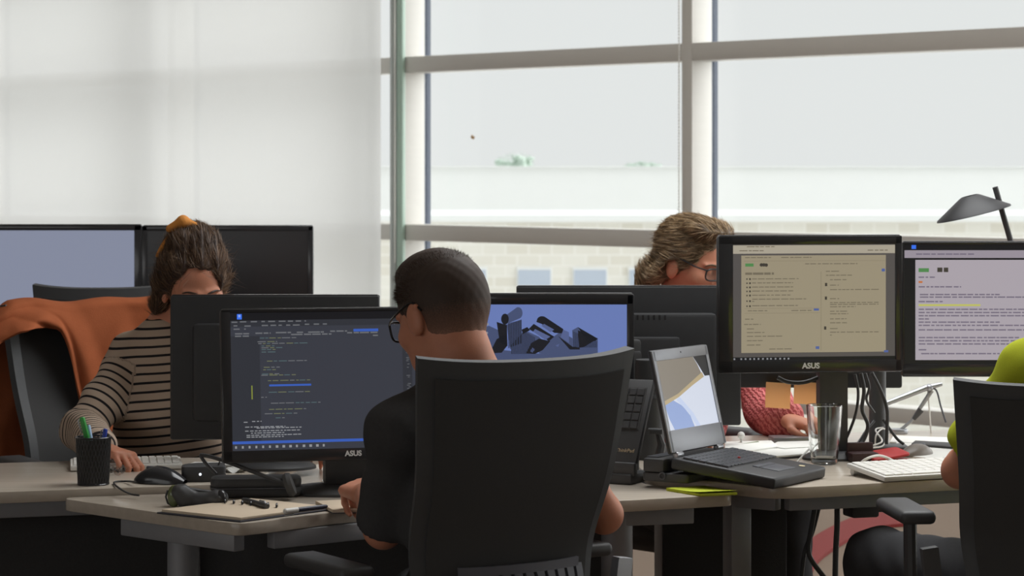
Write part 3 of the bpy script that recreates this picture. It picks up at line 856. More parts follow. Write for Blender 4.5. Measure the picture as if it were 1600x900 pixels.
for y, a, b in ((433, 1434, 1462), (448, 1434, 1500), (460, 1436, 1560), (464, 1436, 1600), (471, 1434, 1472), (483, 1434, 1600), (488, 1434, 1620), (493, 1434, 1600), (498, 1434, 1450), (503, 1434, 1560), (508, 1434, 1600), (515, 1434, 1620), (527, 1434, 1590), (532, 1434, 1620), (537, 1434, 1600), (546, 1434, 1446), (552, 1438, 1560), (397, 1430, 1520)):
    q = rq_(a, y - 1, b, y + 1); l_ += words(rnd, q[0], q[2], q[1], q[3] - q[1], (.015, .05), .006)
marks(scr, ext, 'page_text', e_ptxt, l_)
marks(scr, ext, 'task_icons', e_txt2, [rq_(x, 573.5, x + 2.5, 576) for x in (1414, 1430, 1441, 1448, 1454, 1461, 1468)], .0009) if False else None

# dual arm pole that carries the two stand-less monitors
p = G(1378, 703, ZC)
t = thing('dual_monitor_mount', 'black monitor pole with a flat foot, right of the thick stand', 'monitor mount', p)
MB().box((0, 0, .006), (.13, .1, .012), None, .004).build('foot_plate', m_black, t)
pole = W(1371, 600, p.y + .02)
MB().cyl((pole.x - p.x, .02, .01), (pole.x - p.x, .02, .48), .0215, seg=24).build('pole', m_black, t)
ar = MB(); q0 = Vector((pole.x - p.x, .02, .36))
ar.tube([q0, q0 + Vector((.12, .02, 0)), Vector((X4 - p.x, Y4 + .06 - p.y, .36))], .014, 10)
ar.tube([q0 + Vector((0, 0, -.05)), Vector(((1280 - 800) / F * Y3 - p.x, Y3 - .07 - p.y, .29))], .014, 10)
ar.build('arms', m_black, t)

# orange notes hanging from the lower edge of that monitor
m_note = bpy.data.materials.new('orange_note'); m_note.use_nodes = True
nt = m_note.node_tree; bs = nt.nodes['Principled BSDF']; bs.inputs['Roughness'].default_value = .9; bs.inputs['Base Color'].default_value = S(255, 214, 160)
tlc = nd(nt, 'ShaderNodeBsdfTranslucent'); tlc.inputs['Color'].default_value = S(255, 222, 172); mxs = nd(nt, 'ShaderNodeMixShader'); mxs.inputs[0].default_value = .55
mxs.inputs[0].default_value = .7; nt.links.new(bs.outputs[0], mxs.inputs[1]); nt.links.new(tlc.outputs[0], mxs.inputs[2]); nt.links.new(mxs.outputs[0], nt.nodes['Material Output'].inputs[0])
for (xa, xb, ya, yb), lab in (((1197, 1236, 598, 637), 'orange sticky note below the monitor, the left and longer one'), ((1241, 1279, 597, 631), 'orange sticky note below the monitor, the right one beside the stand')):
    p = W((xa + xb) / 2, ya, Y3 - .03); w = (xb - xa) / F * Y3; h = (yb - ya) / F * Y3
    tag(MB().grid(lambda u, v: Vector(((u - .5) * w, -.012 * v * v, -h * v)), 4, 8, .0004).build('sticky_note', m_note, None, p, (0, R(4), R(3))), lab, 'sticky note', 'orange sticky notes')

# --- far left monitors
e_blg = emit('display_blue_grey', S(130, 136, 156))
monitor('monitor with a pale blue-grey screen at the far left', ((89 - 800) / F * 9.0, 9.0, .745), 0, .60, .36, 1.45 - (351 - Y0) / F * 9 - .36 - .745, (.026, .026, .02, .022), 0, True, screen=e_blg, housing=m_dgrey)
m_dgz = m_dgrey
mon, scr, ext = monitor('large monitor with a black screen, behind the woman in stripes', ((356.5 - 800) / F * 9.0, 9.0, .745), 0, .60, .36, 1.45 - (352.5 - Y0) / F * 9 - .36 - .745, (.018, .018, .018, .022), 0, True)

# ------------------------------------------------------------------ office chairs (face local +y)
m_mesh = mat('chair_mesh', S(72, 72, 72), .95, var=.15, scale=900, spec=.1)
m_cframe = mat('chair_frame', S(72, 74, 76), .6, var=.08)
m_slat = mat('chair_lumbar_plate', S(88, 90, 98), .5, var=.06)
def make_chair(label, loc, yaw, top=1.10, w=.49, recline=9, lumbar=True, group=None, seat_m=None, arm=.69, arm_m=None):
    t = thing('office_chair', label, 'chair', (loc[0], loc[1], 0), R(yaw), group)
    zb = .60; hh = top - zb
    def back(x, v, d=0.0):
        """x in -1..1 across, v from 0 (bottom) to 1 (top), d backwards"""
        hw = w / 2 * (.78 + .22 * max(v, 0) ** .8)
        y = -.205 - .045 * (1 - x * x) - math.tan(R(recline)) * hh * v + .03 * math.exp(-((v - .25) / .2) ** 2) - d
        return Vector((x * hw, y, zb + hh * v + .012 * (abs(x) ** 3) * v))
    fr_ = MB()
    def rail(fn, r0, r1):
        fr_.grid(fn, 24, 3, .022)
    rail(lambda u, v: back(-1 + 2 * u, 1 - .075 * v), 0, 0)
    rail(lambda u, v: back(-1 + .13 * v, u), 0, 0)
    rail(lambda u, v: back(1 - .13 * v, u), 0, 0)
    rail(lambda u, v: back(-1 + 2 * u, .05 * v), 0, 0)
    fr_.build('back_frame', m_cframe, t, smooth=50)
    MB().grid(lambda u, v: back(-.88 + 1.76 * u, .04 + .89 * v, .006), 16, 24, .004).build('backrest_mesh', m_mesh, t, smooth=60)
    if lumbar:
        lb = MB()
        for k in range(11):
            x = -.62 + k * .124
            lb.grid(lambda u, v: back(x + .085 * u + .03 * math.sin(v * 3), .02 + .17 * v, .03 + .006 * math.sin(v * 3)), 2, 8, .006)
        lb.grid(lambda u, v: back(-.66 + 1.32 * u, .18 + .035 * v, .032), 12, 2, .006).grid(lambda u, v: back(-.66 + 1.32 * u, -.01 + .035 * v, .03), 12, 2, .006)
        lb.build('lumbar_plate', m_slat, t, smooth=50)
    st = MB(); st.box((0, .03, .455), (.48, .47, .07), None, .03, 4); st.build('seat', seat_m or m_cloth, t)
    MB().box((0, .0, .405), (.26, .3, .035), None, .01).build('mechanism', m_black, t)
    up = MB(); up.tube([(0, -.1, .41), (0, -.24, .43), (0, -.285, .52), (0, -.29, .64)], .022, 10); up.build('back_support', m_black, t)
    for s in (-1, 1):
        a = MB()
        a.tube(bez([(s * .2, -.03, .40), (s * .265, -.03, .43), (s * .275, -.05, .55), (s * .275, -.04, arm - .015)], 14), .014, 10)
        a.prism([(-.017, -.012), (.017, -.012), (.017, .012), (-.017, .012)], .0, .22, .003, Matrix.Translation((s * .245, -.2, .47)) @ Matrix.Rotation(R(s * 8), 4, 'Y'))
        ao = a.build('arm_post', arm_m or m_alu, t)
        MB().box((s * .275, .0, arm), (.075, .24, .028), None, .012, 3).build('arm_pad', m_black, ao)
    MB().cyl((0, 0, .10), (0, 0, .40), .026, seg=20).build('gas_column', m_black, t)
    for k in range(5):
        a = 2 * math.pi * k / 5 + .3
        d = Vector((math.cos(a), math.sin(a), 0))
        lg = MB().tube([d * .02 + Vector((0, 0, .115)), d * .16 + Vector((0, 0, .10)), d * .30 + Vector((0, 0, .07))], [.026, .022, .014], 10).build('leg', m_black, t)
        n_ = Vector((-d.y, d.x, 0))
        MB().cyl(d * .30 + n_ * -.022 + Vector((0, 0, .028)), d * .30 + n_ * .022 + Vector((0, 0, .028)), .028, seg=18, bev=.004).build('caster', m_matte, lg)
    return t
make_chair('black high-backed office chair the man in black sits in', (-.122, 5.064), 33, 1.093)
make_chair('black office chair with an orange jacket over its back', (-1.02, 6.74), 210, 1.075, lumbar=False)
make_chair('empty black office chair between the striped woman and the far desk', (-1.30, 8.2), 8, 1.085, w=.44, lumbar=False)
make_chair('black office chair of the woman in pink, behind the black monitors', (.43, 7.25), 225, 1.0, lumbar=False)
make_chair('black office chair at the right desk, cut by the picture edge', (1.10, 5.40), 5, 1.02, lumbar=False, arm=.735, arm_m=m_black)

# ------------------------------------------------------------------ things on the left desks
def at(px, py, z): return G(px, py, z)
# pen holder with pens
p = at(146, 757, ZB)
t = thing('pen_holder', 'black wire mesh pen holder on the left desk', 'pen holder', p)
hh = .106; r0, r1 = .034, .039
c = MB(); c.lathe([(0, 0), (r0, 0), (r0, .003), (0, .003)], 24); c.build('cup_floor', m_matte, t)
c = MB()
for k in range(30):
    a = 2 * math.pi * k / 30
    for s in (1, -1):
        c.tube([Vector((math.cos(a + s * q * .9) * (r0 + (r1 - r0) * q), math.sin(a + s * q * .9) * (r0 + (r1 - r0) * q), hh * q)) for q in (0, .25, .5, .75, 1)], .0011, 5)
c.build('wire_mesh', m_black, t)
for z, r, nm in ((hh, r1, 'rim'), (.002, r0, 'base_ring')):
    MB().tube([Vector((math.cos(2 * math.pi * k / 32) * r, math.sin(2 * math.pi * k / 32) * r, z)) for k in range(33)], .0022, 8).build(nm, m_gloss, t)
MB().lathe([(r0 * .93, .004), (r1 * .93, hh * .97), (r1 * .91, hh * .97), (r0 * .91, .004)], 28).build('liner', m_matte, t)
def pen(label, foot, tip, r, body, cap, cat='pen', clip=True):
    foot, tip = Vector(foot), Vector(tip); d = tip - foot
    o = thing('pen', label, cat, foot)
    MB().tube([Vector((0, 0, 0)), d * .04, d * .12, d * .72], [r * .25, r * .8, r, r], 12).build('barrel', body, o)
    cp = MB().tube([d * .70, d * .98, d], [r * 1.15, r * 1.15, r * .8], 12).build('cap', cap, o)
    if clip:
        s = d.cross(Vector((0, 1, .2))).normalized()
        MB().tube([d * .98 + s * r * 1.1, d * .96 + s * r * 1.9, d * .76 + s * r * 1.7], r * .3, 6).build('clip', m_alu, cp)
    return o
m_green = mat('green_plastic', S(60, 160, 70), .35); m_bluep = mat('blue_plastic', S(48, 72, 170), .35); m_lblue = mat('pale_blue_plastic', S(170, 200, 232), .35); m_violet = mat('violet_plastic', S(92, 60, 130), .4)
def pp(dx, dy, z): return p + Vector((dx, dy, z))
pen('green felt pen leaning left in the pen holder', pp(.01, .004, .006), W(128, 652, p.y - .006), .0055, m_green, m_green)
pen('pale blue and white pen in the pen holder', pp(.012, -.006, .006), W(138, 664, p.y + .01), .0042, m_white, m_lblue)
pen('dark blue clip pen at the right rim of the pen holder', pp(.005, .01, .006), W(165, 670, p.y + .005), .0045, m_bluep, m_bluep)
pen('violet pen low in the pen holder behind the green one', pp(.012, .012, .006), W(132, 672, p.y + .016), .004, m_violet, m_violet, clip=False)

# mouse with cable
def mouse(label, loc, rz, m, L=.115, Wd=.062, Hh=.038):
    t = thing('mouse', label, 'mouse', loc, rz)
    b = MB()
    def f(u, v):
        a = math.pi * u; y = -L / 2 + L * v
        s = math.sin(math.pi * min(max(v * .94 + .03, 0), 1)) ** .45
        top = Hh * (.55 + .45 * math.sin(math.pi * (v * .8 + .02)) ** .8) * s
        return Vector((math.cos(a) * Wd / 2 * s, y, .002 + math.sin(a) ** .75 * top))
    b.grid(f, 20, 24); b.grid(lambda u, v: f(0, v).lerp(f(1, v), u) if True else None, 2, 24)
    bo = b.build('shell', m, t, smooth=60)
    MB().box((0, L * .2, Hh * .86), (.007, .022, .012), None, .003).build('scroll_wheel', m_dgrey, t)
    MB().tube([f(.5, .55) + Vector((0, 0, .0004)), f(.5, .75) + Vector((0, 0, .0004)), f(.5, .95) + Vector((0, 0, .0004))], .0007, 5).build('button_split', m_dgrey, t)
    return t
pm = at(251, 755, ZB)
mouse('black computer mouse beside the pen holder', pm, R(72), m_gloss, .122, .064, .037)
cable('mouse_cable', 'thin black cable running left from the black mouse', [at(212, 753, ZB + .01), at(195, 752, ZB + .004), at(178, 754, ZB + .004), at(188, 764, ZB + .003), W(205, 771, 5.63) + Vector((0, -.01, .0)), W(217, 774, 5.60)], .0022)

# small black box with a white light
pb = at(318, 751, ZB)
t = thing('usb_hub', 'small black box with a white indicator light, right of the mouse', 'hub', pb, R(8))
MB().prism(round_poly([(-.05, -.03), (.05, -.03), (.05, .05), (-.02, .05), (-.05, .02)], .012), 0, .036, .005).build('case', m_black, t)
MB().cyl((-.008, -.031, .018), (-.008, -.0285, .018), .0032, seg=12).build('indicator_light', emit('led_white', (.85, .9, 1, 1), 1.2), t)
# flat black zip case
pc = at(396, 778, ZA)
t = thing('equipment_case', 'flat black case with rounded corners in front of the code monitor', 'case', (pc.x, pc.y + .055, ZA), R(6))
MB().prism(round_poly([(-.10, -.055), (.10, -.055), (.10, .025), (-.10, .025)], .03), 0, .020, .006).build('lower_shell', m_black, t)
MB().prism(round_poly([(-.10, -.055), (.10, -.055), (.10, .025), (-.10, .025)], .03), .021, .043, .007).build('lid', m_black, t)
MB().prism(round_poly([(-.101, -.056), (.101, -.056), (.101, .026), (-.101, .026)], .03), .019, .022).build('zip', m_dgrey, t)
# headset lying on the case
hx = thing('headset', 'thin black headset band propped on the flat case', 'headset', Vector((W(360, 745, 5.6).x, 5.60, ZA + .043)))
b0 = Vector(hx.location)
y = b0.y
pts = [W(452, 756, y - .01) - b0, W(425, 748, y) - b0, W(390, 735, y + .01) - b0, W(350, 720, y + .02) - b0, W(327, 713, y + .03) - b0, W(313, 711, y + .035) - b0]
MB().tube(bez(pts, 20), .0045, 8).build('headband', m_black, hx)
MB().tube(bez([W(313, 711, y + .035) - b0, W(320, 722, y + .03) - b0, W(338, 741, y + .02) - b0], 8), .004, 8).build('boom_arm', m_black, hx)
MB().ball(W(316, 712, y + .035) - b0, (.007, .005, .006)).build('hinge', m_dgrey, hx)
MB().lathe([(0, -.008), (.024, -.008), (.027, 0), (.024, .008), (0, .008)], 24, Matrix.Translation(W(452, 757, y - .01) - b0) @ Matrix.Rotation(R(70), 4, 'Y')).build('ear_pad', m_matte, hx)
cable('headset_cable', 'thin black cable arching up beside the headset band', [at(338, 745, ZB + .004), W(342, 725, 5.8), W(348, 712, 5.82), W(358, 700, 5.84), at(372, 712, ZB + .004)], .002)

# sunglasses-like black eyewear in front
pg = at(306, 791, ZA)
def glasses_case():
    b = Vector(pg)
    t = thing('sunglasses', 'black wraparound sunglasses folded on the open notebook', 'sunglasses', b + Vector((0, 0, .0)))
    def L(px, py, dy=0): return np.array(W(px, py, b.y + dy) - b)
    s = SDF(.002)
    s.cap(L(280, 770), L(288, 781), .019, .016, .01).cap(L(288, 776), L(315, 781), .015, .0135, .014).cap(L(315, 781), L(338, 779), .0135, .0165, .012).cap(L(338, 779), L(346, 778), .0165, .015, .01)
    s.cap(L(288, 762), L(300, 771), .006, .008, .008).cap(L(286, 764, .02), L(345, 772, .05), .006, .005, .008)
    s.build('frame', m_black, t)
    m_lens = mat('green_lens', S(104, 112, 74), .12, var=.1)
    l = SDF(.0015); l.ell(L(272, 775), (.014, .013, .024), None, .001); l.build('lens', m_lens, t)
    l = SDF(.0015); l.ell(L(346, 777, -.004), (.012, .014, .017), None, .001); l.build('lens', m_gloss, t)
    MB().tube([Vector(L(262, 766)), Vector(L(259, 776)), Vector(L(262, 786)), Vector(L(272, 792))], .0022, 8).build('rim_wire', m_black, t)
glasses_case()

# open spiral notebook and pens
zt = ZA + .009
cs = [at(253, 796, zt), at(376, 809, zt), at(512, 791, zt), at(392, 778.5, zt)]
c0 = sum(cs, Vector()) / 4; c0.z = ZA
t = thing('notebook', 'open spiral notebook with blank beige pages on the front desk', 'notebook', c0)
m_page = mat('beige_page', S(222, 204, 180), .9, var=.03, spec=.1)
loc = [((q - c0).x, (q - c0).y) for q in cs]
big = [(x * 1.06, y * 1.06) for x, y in loc]
MB().prism(big, 0, .0035, .001).build('cover', mat('navy_cover', S(52, 52, 60), .6), t)
MB().prism(loc, .0036, .0095, .001).build('pages', m_page, t)
rg = MB()
for k in range(7):
    q = at(352 + k * 13.4, 786.5 + k * 1.15, zt) - c0
    rg.tube([q + Vector((.0 , math.cos(a) * .0075, math.sin(a) * .0075 + .001)) for a in [math.pi * j / 8 for j in range(9)]], .0022, 6)
rg.build('spiral_rings', m_gloss, t)
zp = zt + .006
pen('black pen lying across the open notebook', at(379, 780, zp), at(418, 791, zp), .0055, m_black, m_black)
pen('navy pen with a white top lying at the right edge of the notebook', at(512, 791, zt + .006), at(444, 799, zt + .006), .005, mat('navy_plastic', S(44, 48, 66), .4), m_white)
q = [at(493, 783, ZA + .008), at(520, 797, ZA + .008), at(562, 796, ZA + .008), at(540, 781, ZA + .008)]
c0 = sum(q, Vector()) / 4; c0.z = ZA
t = thing('notepad', 'small beige notepad under the fist of the man in black', 'notepad', c0)
lq = [((v - c0).x, (v - c0).y) for v in q]
MB().prism(lq, 0, .002).build('backing_card', m_dgrey, t); MB().prism(lq, .0021, .009, .001).build('pages', m_page, t)

# keyboards
m_key = mat('white_keys', S(232, 230, 224), .45, var=.02)
def keyboard(label, loc, rz, L, Wd, rows, cols, body, keym, tilt=3, single=False):
    t = thing('keyboard', label, 'keyboard', loc, rz)
    b = MB().box((0, 0, .008), (L, Wd, .012), Matrix.Rotation(R(tilt), 4, 'X') @ Matrix.Translation((0, 0, math.tan(R(tilt)) * Wd / 2)), .003)
    b.cyl((-L / 2 + .01, Wd / 2 - .01, .009), (L / 2 - .01, Wd / 2 - .01, .009), .0085, seg=12)
    b.build('case', body, t)
    M = Matrix.Rotation(R(tilt), 4, 'X') @ Matrix.Translation((0, 0, math.tan(R(tilt)) * Wd / 2 + .0155))
    kw, kd = (L - .012) / cols, (Wd - .014) / rows
    me = None; allk = MB()
    for r in range(rows):
        c = 0
        while c < cols:
            n = 1
            if r == 0 and 3 <= c < 8: n = min(5, cols - c)
            x = -L / 2 + .006 + (c + n / 2) * kw; y = -Wd / 2 + .007 + (r + .5) * kd
            if single: allk.box((x, y, 0), (kw * n - .0028, kd - .0028, .004), M, .001, 1)
            else:
                MB().box((0, 0, 0), (kw * n - .0028, kd - .0028, .004), None, .001, 1).build('key', keym, t, M @ Vector((x, y, 0)), (R(tilt), 0, 0))
            c += n
    if single: allk.build('keys', keym, t)
    return t
pk = at(195, 733, ZB)
keyboard('white keyboard under the hand of the woman in stripes', (pk.x, pk.y + .02, ZB), R(10), .26, .11, 5, 14, m_white, m_key, single=True)
pk = at(360, 726, ZB)
tag(MB().prism([(-.11, -.04), (.12, -.03), (.11, .06), (-.09, .05)], 0, .003).build('paper_sheet', m_paper, None, (pk.x, pk.y - .02, ZB)), 'white paper sheet on the left desk under the code monitor', 'paper')
pk = at(368, 735, ZB)
tag(MB().grid(lambda u, v: Vector(((u - .5) * .06, (v - .5) * .05, .006 + .006 * math.sin(u * 9 + v * 4) * math.cos(v * 7))), 14, 12, .0004).build('tissue', m_paper, None, (pk.x, pk.y - .03, ZB)), 'crumpled white tissue between the hub and the code monitor', 'tissue')
pk = at(177, 742, ZB)
rnd = random.Random(3)
tag(MB().grid(lambda u, v: Vector(((u - .5) * .05 * (1 + .2 * math.sin(v * 13)), (v - .5) * .04, .011 + .009 * math.sin(u * 11 + v * 7) * math.cos(v * 15 + u * 3))), 16, 16, .0003).build('wrapper', clear_glass('clear_film', (.95, .95, .95, 1), .15, 1.2), None, (pk.x, pk.y, ZB)), 'crumpled clear wrapper right of the pen holder', 'wrapper')
# cables behind the code monitor
for pts, lab in (([at(540, 768, ZA + .01), W(556, 745, 5.95), W(575, 735, 5.95), at(600, 752, ZA + .004)], 'black cable bowing up to the right of the code monitor foot'),
                 ([W(538, 716, 5.95), W(556, 732, 5.98), W(580, 735, 6.0), at(610, 738, ZA + .004)], 'upper black cable between the code monitor and the man in black'),
                 ([at(530, 758, ZA + .01), W(545, 758, 5.9), W(566, 742, 5.95), at(600, 745, ZA + .004)], 'thick black cable low behind the hand of the man in black')):
    cable('monitor_cable', lab, pts, .0035)
tag(MB().prism([(-.08, -.07), (.09, -.06), (.09, .09), (-.08, .08)], 0, .004).build('paper_sheet', m_paper, None, (at(560, 748, ZA).x, at(560, 748, ZA).y, ZA)), 'white paper sheet behind the fist of the man in black', 'paper')

# ------------------------------------------------------------------ things on the right desk
# laptop on its dock
def laptop(label, loc, rz, w, d, lid_h, lean, base_tilt, screen_fn=None, lift=0, keys=True):
    t = thing('laptop', label, 'laptop', loc, rz)
    m_lap = mat('laptop_black', S(58, 58, 60), .5, var=.1, scale=120)
    m_lid = mat('laptop_silver', S(148, 150, 156), .4, metal=.3, var=.04)
    M = Matrix.Translation((0, 0, lift)) @ Matrix.Rotation(R(base_tilt), 4, 'X')     # hinge at y=0, front at y=-d
    rt = (R(base_tilt), 0, 0)
    b = MB(); b.box((0, -d / 2, -.013), (w, d, .026), None, .006, 3); b.build('base', m_lap, t, (0, 0, lift), rt)
    kb = MB().box((0, -d * .31, .0004), (w * .93, d * .46, .001)).build('keyboard_well', m_matte, t, (0, 0, lift), rt)
    if keys:
        kw, kd = w * .92 / 14, d * .45 / 6
        for r in range(6):
            c = 0
            while c < 14:
                n = 5 if (r == 5 and c == 4) else 1
                MB().box((0, 0, 0), (kw * n - .002, kd - .0025, .004), None, .001, 1).build('key', mat('laptop_key', S(84, 86, 90), .3, var=.03), t, M @ Vector((-w * .46 + (c + n / 2) * kw, -d * .085 - (r + .5) * kd, .003)), rt)
                c += n
    MB().box((0, -d * .77, .0006), (.085, .05, .0014), None, .0005).build('touchpad', m_dgrey, t, (0, 0, lift), rt)
    MB().box((0, -d * .64, .001), (.085, .014, .002), None, .0006).build('mouse_buttons', m_dgrey, t, (0, 0, lift), rt)
    MB().ball((-.002, -d * .40, .006), .0035).build('pointing_stick', mat('red_plastic', S(170, 40, 36), .5), t, (0, 0, lift), rt)
    MB().cyl((w * .3, -d * .86, .0005), (w * .3, -d * .86, .0012), .007, seg=18).build('sticker', mat('cream_sticker', S(236, 220, 180), .4), t, (0, 0, lift), rt)
    rl = (R(-lean), 0, 0)
    lb = MB().box((0, .004, lid_h / 2 + .004), (w, .010, lid_h), None, .004, 3).build('lid', m_lap, t, (0, 0, lift + .004), rl)
    z = MB(); tb, bb, sb_ = .024, .05, .013
    z.box((-w / 2 + sb_ / 2, -.002, lid_h / 2 + .004), (sb_, .004, lid_h - .006), None, .001).box((w / 2 - sb_ / 2, -.002, lid_h / 2 + .004), (sb_, .004, lid_h - .006), None, .001)
    z.box((0, -.002, lid_h + .004 - tb / 2 - .002), (w - .004, .004, tb), None, .001).box((0, -.002, .006 + bb / 2), (w - .004, .004, bb), None, .001)
    z.build('bezel', m_lid, lb)
    MB().cyl((0, -.0045, lid_h - .008), (0, -.0035, lid_h - .008), .002, seg=10).build('webcam', m_gloss, lb)
    ext = (-w / 2 + sb_, w / 2 - sb_, .006 + bb, lid_h + .002 - tb)
    s = MB().rect(ext[0], ext[2], ext[1], ext[3], -.0015).build('screen', emit('laptop_reflection', S(206, 212, 226)), lb, smooth=0)  # pale glow stands in for the bright reflection on the screen
    for x in (-w * .37, w * .37):
        MB().cyl((x - .014, 0, .004), (x + .014, 0, .004), .007, seg=14, bev=.001).build('hinge', m_alu, t, (0, 0, lift))
    if screen_fn: screen_fn(s, ext)
    return t
def imagery(s, e):  # reflection of a bright scene, put into the laptop screen as glowing shapes
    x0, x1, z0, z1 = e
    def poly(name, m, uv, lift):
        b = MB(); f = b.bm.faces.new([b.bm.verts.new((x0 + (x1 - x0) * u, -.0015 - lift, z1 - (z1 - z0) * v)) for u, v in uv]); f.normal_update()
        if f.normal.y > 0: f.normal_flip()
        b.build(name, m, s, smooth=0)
    poly('reflection_sand', emit('reflected_sand', S(128, 120, 108)), [(0, 0), (.74, 0), (.80, .12), (.86, .30), (.62, .40), (.3, .54), (0, .62)], .0003)
    poly('reflection_gold', emit('reflected_gold', S(176, 158, 122)), [(0, .58), (.3, .50), (.6, .36), (.86, .24), (.88, .31), (.62, .41), (.3, .55), (0, .64)], .0006)
    poly('reflection_dark', emit('reflected_dark', S(34, 34, 36)), [(.74, 0), (1, 0), (1, .30), (.90, .30), (.82, .14)], .0006)
    poly('reflection_blue', emit('reflected_blue', S(140, 160, 205)), [(0, .64), (.18, .58), (.34, .68), (.46, .84), (.50, 1), (.10, 1), (.04, .84)], .0004)
    poly('reflection_streak', emit('reflected_streak', S(190, 202, 228)), [(.24, .58), (.32, .55), (.52, .80), (.62, 1), (.54, 1), (.44, .8)], .0007)
hingeL, hingeR = Vector((.366, 5.79, 0)), Vector((.494, 5.99, 0))
hc = (hingeL + hingeR) / 2
lap_rz = math.atan2(.2, .128)
laptop('open laptop with a bright screen at the right of the desk join', (hc.x, hc.y, ZC), lap_rz, .262, .262, .238, 13, 6.5, imagery, lift=.056)
# docking station under the laptop's back
dk = thing('docking_station', 'black docking station under the back of the open laptop', 'docking station', (hc.x, hc.y, ZC), lap_rz)
MB().prism(round_poly([(-.135, -.045), (.135, -.045), (.135, .075), (-.135, .075)], .012), 0, .020, .004).box((0, .045, .036), (.27, .055, .032), None, .006).build('housing', m_black, dk)
MB().lathe([(.006, 0), (.009, 0), (.009, .002), (.006, .002)], 20, Matrix.Translation((-.136, .02, .014)) @ Matrix.Rotation(R(-90), 4, 'Y')).build('lock_ring', m_dgrey, dk)
MB().box((-.06, .055, .053), (.12, .03, .003)).build('top_plate', m_dgrey, dk)

# slim keyboard leaning steeply on a stand behind the chair
q = W(962, 718, 5.93)
t = thing('keyboard', 'dark slim keyboard leaning steeply on a stand, half hidden by the mesh chair', 'keyboard', (q.x - .085, 5.93, ZA), R(-28))
rt = (R(62), 0, 0); o_ = (0, 0, .048)
MB().box((0, .105, -.008), (.29, .21, .018), None, .004).build('base', m_black, t, o_, rt)
MB().box((0, .135, .0018), (.268, .105, .001)).build('keyboard_well', m_matte, t, o_, rt)
M = Matrix.Translation(o_) @ Matrix.Rotation(R(62), 4, 'X')
for r in range(5):
    for c in range(13):
        MB().box((0, 0, 0), (.0172, .0172, .004), None, .001, 1).build('key', m_black, t, M @ Vector((-.121 + c * .0202, .093 + r * .0208, .004)), rt)
text_mesh('logo', 'ThinkPad', .0125, mat('beige_print', S(190, 170, 140), .4), t, M @ Vector((.112, .030, .0016)), (R(62), 0, 0))
st = MB(); st.box((0, .035, .012), (.28, .10, .024), None, .005).box((-.1, .075, .07), (.03, .022, .12), None, .004).box((.1, .075, .07), (.03, .022, .12), None, .004).box((0, .002, .035), (.29, .02, .03), None, .004)
st.build('stand', m_black, t)
cable('dock_cable', 'black cable on the middle desk between the two laptops', [at(955, 752, ZA + .005), at(975, 752, ZA + .005), at(1000, 742, ZA + .006), W(1012, 728, 5.98), W(1024, 712, 6.0)], .0035)

# dark upright speaker behind the laptop
q = at(1018, 728, ZC)
t = thing('speaker', 'tall black cylinder speaker behind the open laptop', 'speaker', (W(1017, 700, 6.2).x, 6.25, ZC))
MB().lathe([(0, 0), (.036, 0), (.038, .006), (.036, .018), (.036, .235), (.034, .243), (0, .245)], 36).build('body', m_black, t)
MB().lathe([(.0362, .15), (.0372, .155), (.0362, .16)], 36).build('ring', m_dgrey, t)
# phone holder clip seen left of the laptop lid
t = thing('webcam_clip', 'small black clip with a bright edge left of the laptop screen', 'clip', W(1030, 716, 6.12))
tz = Vector(t.location)
MB().box(W(1025, 674, 6.12) - tz, (.03, .02, .012), Matrix.Identity(4), .002).build('clip_head', m_black, t)
MB().tube([W(1028, 676, 6.12) - tz, W(1034, 695, 6.12) - tz, W(1030, 714, 6.12) - tz], [.006, .01, .012], 8).build('clip_arm', m_black, t)
MB().box(W(1021, 670, 6.118) - tz, (.024, .006, .0025), Matrix.Identity(4)).build('bright_edge', m_alu, t)

# drinking glass
pgl = at(1288, 725, ZC)
t = MB()
ho = .141; ro0, ro1 = .0315, .0435
def gl(q): return ro0 + (ro1 - ro0) * q ** .8
prof = [(0, 0), (.027, 0), (ro0, .004)] + [(gl(k / 10), .004 + (ho - .004) * k / 10) for k in range(1, 11)] + [(ro1 - .0012, ho + .0012)] + [(gl(k / 10) - .0028, .016 + (ho - .016) * k / 10) for k in range(10, -1, -1)] + [(.02, .0125), (0, .012)]
t.lathe(prof, 48)
tag(t.build('drinking_glass', clear_glass('clear_glass', (.97, .985, .98, 1)), None, pgl, smooth=40), 'empty clear drinking glass on the right desk', 'glass')

# white keyboard on the right
fl = Vector((.8407, 5.768, ZC)); a = R(24); dx = Vector((math.cos(a), math.sin(a), 0)); dy = Vector((-math.sin(a), math.cos(a), 0))
kc = fl + dx * .205 + dy * .085
keyboard('white keyboard at the right edge of the right desk', kc, a, .41, .165, 6, 16, m_white, m_key, tilt=5)
cable('keyboard_cable', 'white cable looping over the back of the white keyboard', [at(1338, 731, ZC + .005), W(1352, 718, 5.98), W(1372, 712, 6.0), W(1390, 717, 6.02), at(1404, 726, ZC + .02)], .0032, m_white)
cable('white_cable', 'thin white cable winding behind the drinking glass to the black stand', [at(1245, 722, ZC + .004), W(1262, 704, 6.2), W(1282, 690, 6.25), W(1302, 688, 6.28), W(1330, 699, 6.3), W(1352, 698, 6.32), W(1378, 690, 6.35), W(1368, 672, 6.4), W(1380, 668, 6.42)], .0022, m_white)
cable('white_cable', 'thin white cable circling the foot of the black monitor pole', [W(1367, 697, 6.36), W(1369, 680, 6.36), W(1379, 670, 6.38), W(1388, 676, 6.4), W(1380, 696, 6.37), W(1360, 700, 6.33)], .002, m_white)
rnd = random.Random(8)
